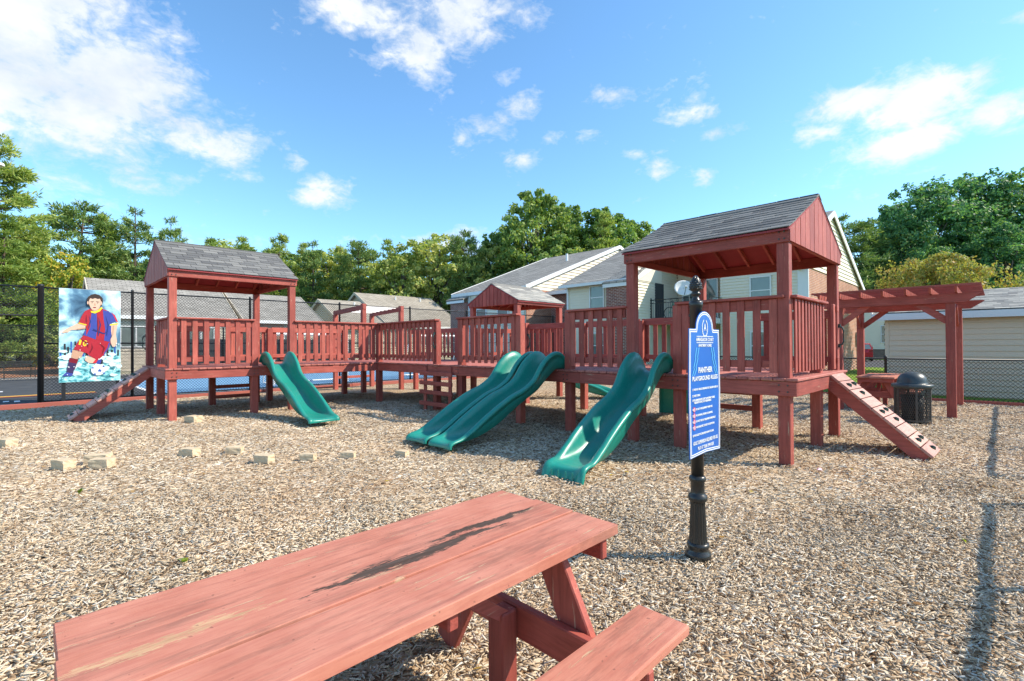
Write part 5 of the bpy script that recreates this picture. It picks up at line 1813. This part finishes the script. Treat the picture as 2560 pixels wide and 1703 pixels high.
th.put('receiver', MB().bar(pb - nrm * .02, pb - nrm * .16, 0.10, 0.10), 'dish_white')
th.put('mast', MB().tube([(16.45, 8.9, 3.6), (16.42, 8.98, 4.1), c0 - nrm * .02], 0.025, 6), 'fence_steel')

# balcony clutter
th = T('bicycle', 'small bicycle leaning against the balcony rail', 'bicycle', (16.8, 9.6, 2.79))
for y in (9.2, 10.15):
    th.put('wheel', MB().tube([(16.75, y + .30 * math.cos(2 * math.pi * k / 16), 3.1 + .30 * math.sin(2 * math.pi * k / 16)) for k in range(17)], 0.02, 5, False), 'tyre')
th.put('frame', MB().tube([(16.75, 9.2, 3.1), (16.75, 9.45, 3.5), (16.75, 9.95, 3.55), (16.75, 9.65, 3.12), (16.75, 9.45, 3.5), (16.75, 9.65, 3.12), (16.75, 10.15, 3.1), (16.75, 9.95, 3.62)], 0.022, 5), 'line_green')
th.put('handlebar', MB().tube([(16.6, 10.0, 3.7), (16.9, 10.0, 3.7)], 0.016, 5), 'black_metal')
th.put('saddle', MB().box((16.7, 9.3, 3.52), (16.8, 9.52, 3.57)), 'black_metal')


# --- row houses beyond the court
def row_house(label, x0, x1, ye, yr, ze, zr, wall='siding_house', gable='siding_house', roof='roof_tan_x', vents=(), brick=None):
    th = T('row_house', label, 'house', ((x0 + x1) / 2, yr, 0), group='houses beyond the court')
    y1 = 2 * yr - ye
    th.put('wall', MB().box((x0, ye, -.1), (x1, y1, ze)), wall)
    mb = MB()
    siding(mb, axis_map('x', ye), x0, x1, 0.1, ze, -1, 0.2)
    th.put('siding', mb, 'siding_house')
    for xx, sg in ((x0, -1), (x1, 1)):
        gable_wall(th, 'y', xx, ye, y1, ze, zr, sg, gable)
    rf = gable_roof(th, 'x', x0, x1, ye, y1, ze, zr, roof, 0.35, 0.12, trim='siding_house')
    n = max(1, int((x1 - x0) / 2.4))
    for k in range(n):
        u = x0 + (x1 - x0) * (k + .5) / n
        window(th, 'x', ye - .02, u - .75, u + .75, 1.5, 2.75, -1, sliding=True)
    if brick:
        th.put('brick_panel', MB().box((brick[0], ye - .14, -.1), (brick[1], ye - .03, ze - .25)), 'brick_orange_x')
    for vx in vents:
        sl = (zr - ze) / (yr - ye)
        yy = yr - 1.0
        zz = zr - sl * 1.0
        th.put('vent_pipe', MB().tube([(vx, yy, zz), (vx, yy, zz + .45)], 0.07, 6), 'white_metal', parent=rf)
    return th


row_house('grey roofed row house right behind the footballer poster and tower', -3.7, 2.9, 34.2, 38.4, 3.45, 5.75, roof='roof_grey_x')
row_house('row house with a brick porch panel seen between the tower posts', 3.9, 8.6, 33.9, 38.0, 3.35, 5.35, roof='roof_grey_x', brick=(4.6, 6.2))
row_house('brown brick ended row house beside the monkey bars', 12.2, 15.8, 36.6, 41.2, 3.2, 5.6, gable='siding_house', wall='brick_brown_y', vents=(14.8,))
row_house('taller tan roofed row house directly behind the monkey bars', 16.4, 24.5, 36.8, 42.6, 3.4, 6.6, vents=(20.0, 23.0))
row_house('tan roofed row house half hidden by the apartment wing', 25.6, 33.0, 40.5, 46.0, 3.7, 6.85, vents=(28.5, 30.5))

# far apartment beyond the car
th = T('apartment_building', 'distant pale sided apartment block beyond the parked red car', 'building', (0, 0, 0), site=True)
FX, FY0, FY1 = 52.0, 2.0, 16.0
th.put('wall', MB().box((FX + .02, FY0, 0.9), (FX + 10, FY1, 6.0)), 'siding_cream')
th.put('brick_base', MB().box((FX, FY0, -.1), (FX + 10, FY1, 0.88)), 'brick_brown_y')
mb = MB()
siding(mb, axis_map('y', FX), FY0, FY1, 0.9, 6.0, -1, 0.2)
th.put('siding', mb, 'siding_cream')
for y in (3.0, 5.2, 8.0, 10.6):
    for z in (1.5, 4.0):
        window(th, 'y', FX - .01, y, y + 1.1, z, z + 1.7, -1)
gable_roof(th, 'y', FY0, FY1, FX, FX + 10, 6.0, 7.0, 'roof_grey_y', 0.4)
bpy.context.view_layer.update()

# --- parked car
th = T('parked_car', 'red hatchback parked on the road beside the brick end wall', 'car', (29.9, 42.0, 0), site=False, rz=R_(56))
prof = [(-2.0, .35), (-2.05, .75), (-1.9, .95), (-1.45, 1.42), (-.4, 1.50), (.35, 1.42), (1.0, 1.0), (1.85, .86), (2.05, .6), (2.02, .32)]
body = MB()
n = len(prof)
vs = []
for wy, ins in ((-.82, 1), (-.86, 0), (.86, 0), (.82, 1)):
    for x, z in prof:
        k = 0.14 if z > 1.1 else 0.0
        vs.append((x * (0.985 if ins else 1), wy - math.copysign(k, wy), z))
fs = [(i * n + k, i * n + (k + 1) % n, (i + 1) * n + (k + 1) % n, (i + 1) * n + k) for i in range(3) for k in range(n)]
fs += [tuple(range(n)), tuple(range(3 * n, 4 * n))]
body.add(vs, fs)
bo = th.put('body', body.mesh('body', bev=0.03), 'car_red', local=True)
th.put('windscreen', MB().add([(.42, -.62, 1.40), (.42, .62, 1.40), (.98, .74, 1.04), (.98, -.74, 1.04), (.45, -.62, 1.42), (.45, .62, 1.42), (1.01, .74, 1.06), (1.01, -.74, 1.06)], [(4, 5, 6, 7), (0, 1, 2, 3)]), 'glass', local=True)
th.put('rear_window', MB().add([(-1.52, -.62, 1.38), (-1.52, .62, 1.38), (-1.92, .74, 1.0), (-1.92, -.74, 1.0)], [(0, 1, 2, 3)]), 'glass', local=True)
for s_ in (-1, 1):
    th.put('side_window', MB().add([(-1.3, s_ * .79, 1.36), (.3, s_ * .79, 1.36), (.85, s_ * .885, 1.02), (-1.6, s_ * .885, 1.02)], [(0, 1, 2, 3)]), 'glass', local=True)
    th.put('tail_light', MB().box((-2.07, s_ * .72 - .12, .78), (-1.98, s_ * .72 + .12, .95)), 'tail_light', local=True)
    th.put('headlight', MB().box((1.9, s_ * .66 - .16, .66), (2.06, s_ * .66 + .16, .8)), 'dish_white', local=True)
    for x in (-1.25, 1.3):
        wh = th.put('wheel', MB().lathe([(.02, -.1), (.26, -.1), (.32, -.07), (.32, .07), (.26, .1), (.02, .1)], 20).mesh('wheel', smooth=False), 'tyre', (x, s_ * .78, .32), (R_(90), 0, 0), local=True)
        th.put('rim', MB().lathe([(.02, -.108), (.2, -.108), (.2, .108), (.02, .108)], 16), 'fence_steel', (x, s_ * .78, .32), (R_(90), 0, 0), parent=wh, local=True).rotation_euler = (0, 0, 0)


# ------------------------------------------------------------------ trees
def leaf_quads(C, size, up_bias, seed, elong=1.5, Nrm=None):
    r = np.random.default_rng(seed)
    n = len(C)
    N = r.normal(size=(n, 3))
    if Nrm is not None:
        N = N * 0.75 + Nrm
    N[:, 2] += up_bias
    N /= np.linalg.norm(N, axis=1, keepdims=True)
    A = np.cross(N, r.normal(size=(n, 3)))
    A /= np.linalg.norm(A, axis=1, keepdims=True) + 1e-9
    B = np.cross(N, A)
    s = size * r.uniform(0.6, 1.3, (n, 1))
    A, B = A * s * elong, B * s
    V = np.stack([C - A * .5, C - B * .42 + A * .05, C + A * .5, C + B * .42 + A * .05], 1).reshape(-1, 3)
    return V, np.arange(4 * n).reshape(-1, 4)


def broadleaf(name, H, W, mat, seed, n_lobe=16, clumps=11, leaves=52, leaf=0.26, base=0.22):
    """returns (trunk mesh, crown mesh): uneven crown of leaf clumps on limbs"""
    r = np.random.default_rng(seed)
    mb = MB()
    top = H * 0.72
    pts = [(0, 0, -.2)]
    for i in range(1, 6):
        pts.append((r.normal() * .12 * i / 2, r.normal() * .12 * i / 2, top * i / 5))
    mb.tube(pts, [W * .030 * (1 - .15 * i) + .03 for i in range(6)], 8)
    C, Nn = [], []
    for i in range(n_lobe):
        f = (i + 0.5) / n_lobe
        zc = H * (base + (0.90 - base) * f ** 0.9)
        prof = math.sin(math.pi * min(1, 0.16 + 0.80 * f)) ** 0.75
        ang = i * 2.399 + r.normal() * .3
        rad = W * 0.5 * prof * r.uniform(0.45, 0.72)
        lc = np.array([rad * math.cos(ang), rad * math.sin(ang), zc])
        lr = W * 0.5 * r.uniform(0.30, 0.46) * (0.65 + 0.45 * prof)
        k = min(5, max(1, int(5 * (zc - H * .12) / top)))
        p0 = Vector(pts[max(1, k - 1)])
        mb.tube([p0, Vector((lc[0] * .55, lc[1] * .55, p0.z * .4 + zc * .6)), Vector(lc)], [W * .012 + .02, W * .008 + .015, .02], 5)
        for c_ in range(clumps):
            d = r.normal(size=3)
            d[2] = d[2] * 0.8 + 0.15
            d /= np.linalg.norm(d)
            cc = lc + d * lr * r.uniform(0.55, 1.05) * np.array([1, 1, .8])
            cr = lr * r.uniform(0.24, 0.42)
            k_ = int(leaves * r.uniform(.6, 1.3))
            q = r.normal(size=(k_, 3))
            q /= np.linalg.norm(q, axis=1, keepdims=True)
            C.append(cc + q * cr * r.uniform(.45, 1.1, (k_, 1)) * np.array([1, 1, .75]))
            Nn.append(q * .6 + d * .5)
    V, F = leaf_quads(np.concatenate(C), leaf, 0.35, seed, 1.35, np.concatenate(Nn))
    return mb.mesh(name + '_trunk', smooth=True), fast_mesh(name + '_crown', V, [F], mat)


def conifer(name, H, W, mat, seed, whorls=17, conic=True, base=0.25, tuft=0.42, blades=11, dens=1.0):
    """pine: bare lower trunk, whorled limbs carrying tufts of needles"""
    r = np.random.default_rng(seed)
    mb = MB()
    lean = r.normal(size=2) * .02
    tp = lambda z: np.array([lean[0] * z, lean[1] * z, z])
    mb.tube([tp(-.2), tp(H * .33), tp(H * .66), tp(H * .985)], [H * .012 + .05, H * .010 + .04, H * .006 + .025, .02], 8)
    P, D = [], []
    for i in range(whorls):
        f = (i + r.uniform(0, .8)) / whorls
        z = H * (base + (0.97 - base) * f)
        if conic:
            ln = W * .5 * (1 - f) ** 0.75 * r.uniform(.55, 1.15) + .25
        else:
            ln = W * .5 * math.sin(math.pi * min(.97, .25 + .72 * f)) ** .7 * r.uniform(.5, 1.15) + .2
        for b_ in range(r.integers(3, 6)):
            a_ = r.uniform(0, 6.283)
            l_ = ln * r.uniform(.6, 1.1)
            up = r.uniform(-.12, .22) + .30 * f
            d = np.array([math.cos(a_), math.sin(a_), up])
            s0 = tp(z)
            pts = [s0, s0 + d * l_ * .5 + np.array([0, 0, -.04 * l_]), s0 + d * l_ + np.array([0, 0, .10 * l_])]
            mb.tube(pts, [.035 + .012 * l_, .02 + .006 * l_, .008], 4, False)
            m_ = max(3, int(l_ * 3.2 * dens))
            for k in range(m_):
                t_ = r.uniform(.28, 1.0) ** .8
                q = s0 + d * l_ * t_ + np.array([0, 0, (.1 * t_ - .05) * l_])
                side = np.array([-d[1], d[0], 0]) * r.normal() * l_ * .30 * (1.15 - t_ * .6)
                P.append(q + side + np.array([0, 0, r.normal() * .06 + .04]))
                dd = d + side / max(l_, .3)
                D.append(dd / np.linalg.norm(dd))
    P, D = np.array(P), np.array(D)
    n = len(P)
    c = np.repeat(P, blades, 0)
    d = np.repeat(D, blades, 0) * .7 + r.normal(size=(n * blades, 3)) * .75
    d[:, 2] += .35
    d /= np.linalg.norm(d, axis=1, keepdims=True)
    L = tuft * r.uniform(.6, 1.2, (n * blades, 1))
    s = np.cross(d, r.normal(size=d.shape))
    s /= np.linalg.norm(s, axis=1, keepdims=True) + 1e-9
    s *= tuft * .10
    c0 = c + r.normal(size=c.shape) * tuft * .25
    V = np.stack([c0 - s * .4, c0 + d * L * .55 - s, c0 + d * L, c0 + d * L * .55 + s], 1).reshape(-1, 3)
    return mb.mesh(name + '_trunk', smooth=True), fast_mesh(name + '_crown', V, [np.arange(4 * len(c0)).reshape(-1, 4)], mat)


MODELS = {
    'oakA': broadleaf('oak', 14, 9.0, 'leaf_olive', 1, 18), 'oakB': broadleaf('oak', 14, 8.0, 'leaf_green', 2, 18),
    'oakC': broadleaf('oak', 16, 9.5, 'leaf_green', 3, 26, 13, 70, .23, .16), 'oakD': broadleaf('oak', 18, 12, 'leaf_dark', 4, 32, 14, 74, .24, .10),
    'oakE': broadleaf('oak', 16, 9, 'leaf_orange', 5, 20, 12, 52, .26, .12), 'gold': broadleaf('maple', 6, 6.2, 'leaf_gold', 6, 18, 13, 75, .12, .42),
    'pineA': conifer('pine', 15, 8.0, 'needle', 11, 17, True, .16, .46, 16, 2.1), 'pineB': conifer('pine', 15, 7.6, 'needle_dark', 12, 16, True, .14, .46, 16, 2.1),
    'pineC': conifer('pine', 15, 7.4, 'needle_dark', 13, 13, False, .30, .46, 16, 2.1), 'pineD': conifer('pine', 20, 11, 'needle', 14, 24, True, .06, .55, 16, 2.2),
    'pineE': conifer('pine', 14, 8.2, 'needle', 15, 16, True, .12, .44, 16, 2.1)}
for k, (tm, cm) in MODELS.items():
    tm.materials.append(M['bark' if k.startswith('pine') else 'bark_grey'])
NAT = {'oakA': 14, 'oakB': 14, 'oakC': 16, 'oakD': 18, 'oakE': 16, 'gold': 6, 'pineA': 15, 'pineB': 15, 'pineC': 15, 'pineD': 20, 'pineE': 14}


def tree(model, X, Y, H, label, rz, wide=1.0, group='trees behind the playground'):
    kind = 'pine_tree' if model.startswith('pine') else ('maple_tree' if model == 'gold' else 'broadleaf_tree')
    th = T(kind, label, 'tree', (X, Y, 0), group, site=False, rz=rz)
    s_ = H / NAT[model]
    th.o.scale = (s_ * wide, s_ * wide, s_)
    for nm, me in zip(('trunk', 'crown'), MODELS[model]):
        th.put(nm, me, None, local=True)
    return th


L1 = 'pine filling the back row of the treeline beyond the row houses'
L2 = 'broadleaf tree filling the back row of the treeline beyond the row houses'
TREES = [('pineD', -44.5, 42, 20.5, 'tallest pine, with a lamp head against it and long drooping limbs', 0.4, 1.05), ('pineD', -40.5, 38.5, 12.5, 'bushy pale pine standing in front of the tallest pine', 2.2, 1.25),
         ('pineC', -45.1, 50, 16.6, 'round topped pine above the poster', 1.0, 1.1), ('pineA', -42, 51, 15.8, 'slim pine above the gap between the poster and the tower gable', 2.0, .85), ('pineB', -40.3, 52, 16.8, 'tall conical pine right behind the gable end of the small tower', 0.2, .9),
         ('oakE', -39.0, 43, 10.6, 'green tree turning orange, above the footballer poster', .8, .9), ('oakB', -46.5, 46, 11.5, 'low green tree under the tallest pine', 1.8, 1.0),
         ('pineB', -38.3, 55, 16.4, 'pointed pine over the front of the small tower roof', 3.2, .8), ('oakB', -40.5, 58, 13.5, 'broadleaf tree low between the pines behind the small tower', 2.1, 1.0), ('pineE', -37.0, 60, 14.9, 'pine tip peeping over the middle of the small tower roof', 1.4, .9), ('pineC', -34.2, 62, 14.4, 'rounded pine tip peeping over the small tower roof', 2.4, .9), ('pineE', -32.3, 58, 14.8, 'pine peeping over the far end of the small tower roof', 4.0, .9),
         ('pineA', -28.0, 58, 15.3, 'tallest pine behind the row house with the brick porch panel', 5.0, .95), ('pineE', -25.4, 60, 14.2, 'pine behind the gap beside the brown brick ended house', .9, .9), ('pineB', -23.5, 58, 14.2, 'dark pine above the brown brick ended row house', 2.9, .95), ('pineA', -20.8, 60, 14.3, 'slim pine above the ridge of the brown brick ended house', 1.2, .85),
         ('pineC', -17.5, 58, 14.2, 'round headed pine above the first post of the monkey bars', 4.2, .9), ('pineE', -15.5, 60, 14.8, 'pine above the pale rungs of the monkey bars', 3.6, .85), ('oakA', -12.6, 57, 13.6, 'olive broadleaf tree above the taller tan roofed house', 0.5, 1.0), ('oakA', -8.9, 57, 15.0, 'rounded olive tree behind the end of the taller tan roofed house', 2.6, 1.05), ('pineC', -5.9, 56, 14.8, 'narrow pine rising between two olive broadleaf trees', .3, .75),
         ('oakA', -2.6, 58, 14.2, 'olive tree next to the low edge of the grey apartment roof', 4.4, 1.0), ('pineB', -30.5, 64, 14.0, L1, 1.1, 1.0), ('pineA', -22.4, 66, 14.5, L1, 2.2, 1.0), ('oakA', -15.0, 66, 14.0, L2, 1.7, 1.1), ('oakB', -5.6, 64, 14.0, L2, 5.1, 1.2), ('oakB', -30.0, 66, 12.5, L2, 3.3, 1.3),
         ('oakC', 2.9, 57, 20.9, 'tall bright green tree rising over the grey apartment roof', 0.0, .92), ('oakC', 6.4, 60, 20.4, 'tall tree just behind the bright one over the apartment roof', 2.5, .82),
         ('oakB', 11.0, 58, 18.6, 'rounded green tree over the apartment gable', 1.1, 1.0), ('pineE', 9.9, 54, 16.2, 'grey green pine in front of the rounded tree over the gable', 2.0, .95), ('oakC', 15.2, 60, 18.0, 'dark green tree above the big tower roof end', 4.0, .85),
         ('oakC', -0.9, 59, 17.0, 'green tree at the shoulder of the tall bright tree', 0.9, .85), ('oakB', 5.0, 54.5, 14.5, 'lower tree under the tall bright tree by the roof', 2.9, 1.2), ('oakB', 13.0, 64, 19.5, 'tree at the back of the group over the gable', 1.9, 1.1), 
         ('pineC', 38.5, 58, 17.3, 'dark flat topped pine beside the big tower gable', 1.9, 1.15), ('pineB', 43.0, 60, 16.2, 'dark pine between the tower gable and the broad trees', 3.9, 1.5),
         ('oakD', 47.5, 60, 18.2, 'green tree turning yellow at the edge of the broad dark trees', 1.6, .8), ('oakD', 51.0, 61, 22.2, 'broad dark tree behind the small golden maple', .2, .95),
         ('oakD', 58.5, 62, 24.2, 'tallest broad dark tree above the shed roof', 2.4, 1.0), ('oakD', 55.0, 54, 15.5, 'lower broad dark tree just over the shed roof', 4.1, 1.0), ('oakD', 47.0, 55, 13.0, 'low dark tree behind the golden maple', 5.2, .9),
         ('oakD', 65.0, 60, 24.0, 'broad dark tree at the far end over the shed', 3.1, 1.0),
         ('gold', 22.6, 25.6, 6.3, 'small golden maple behind the pergola and shed', 0.6, .88)]
rt = random.Random(5)
for k in range(17):
    X = -66 + k * 3.9 + rt.uniform(-1, 1)
    md = ('pineE', 'oakB', 'pineA', 'oakA')[k % 4]
    TREES.append((md, X, 67 + rt.uniform(-2, 3), (14.6 if X < -44 else 15.3) + rt.uniform(-1, 1.2), L1 if md.startswith('pine') else L2, rt.uniform(0, 6), 1.35 if md.startswith('oak') else 1.25))
for a_ in TREES:
    tree(*a_)

# hedge, shrubs beyond the court
SHRUB = broadleaf('shrub', 3.2, 4.2, 'leaf_olive', 21, 12, 10, 50, .17, .05)
SHRUB[0].materials.append(M['bark_grey'])
for k, (X, Y, s_, lab) in enumerate(((-41.0, 36.5, 1.35, 'big clipped shrub beyond the far court fence, behind the metal bench'), (-37.2, 39.5, 1.05, 'shrub behind the far court fence next to the big clipped one'),
                                     (-34.2, 41.5, 1.1, 'shrub behind the poster, near the first row house'), (-45, 39, 1.9, 'tall shrub under the bushy pale pine'), (-21.2, 35.0, 1.35, 'pale shrub between the two row houses by the tower'))):
    th = T('shrub', lab, 'shrub', (X, Y, 0), 'shrubs beyond the court', site=False, rz=k * 1.3)
    th.o.scale = (s_, s_, s_)
    for nm, me in zip(('stem', 'foliage'), SHRUB):
        th.put(nm, me, None, local=True)
sheet('soil_bed', -45, -4.3, 34.05, 64, -0.018, 'soil')

bpy.context.view_layer.update()
dg = bpy.context.evaluated_depsgraph_get()
for o_, w_ in FIT:                       # lettering becomes plain mesh
    me = bpy.data.meshes.new_from_object(o_.evaluated_get(dg))
    sx_ = w_ / max(o_.dimensions.x, 1e-4)
    n_ = bpy.data.objects.new('lettering', me)
    COL.objects.link(n_)
    n_.parent = o_.parent
    n_.location, n_.rotation_euler, n_.scale = o_.location, o_.rotation_euler, (sx_, 1, 1)
    if not me.materials:
        me.materials.append(M['sign_white'])
for o_, w_ in FIT:
    cu_ = o_.data
    bpy.data.objects.remove(o_)
    bpy.data.curves.remove(cu_)
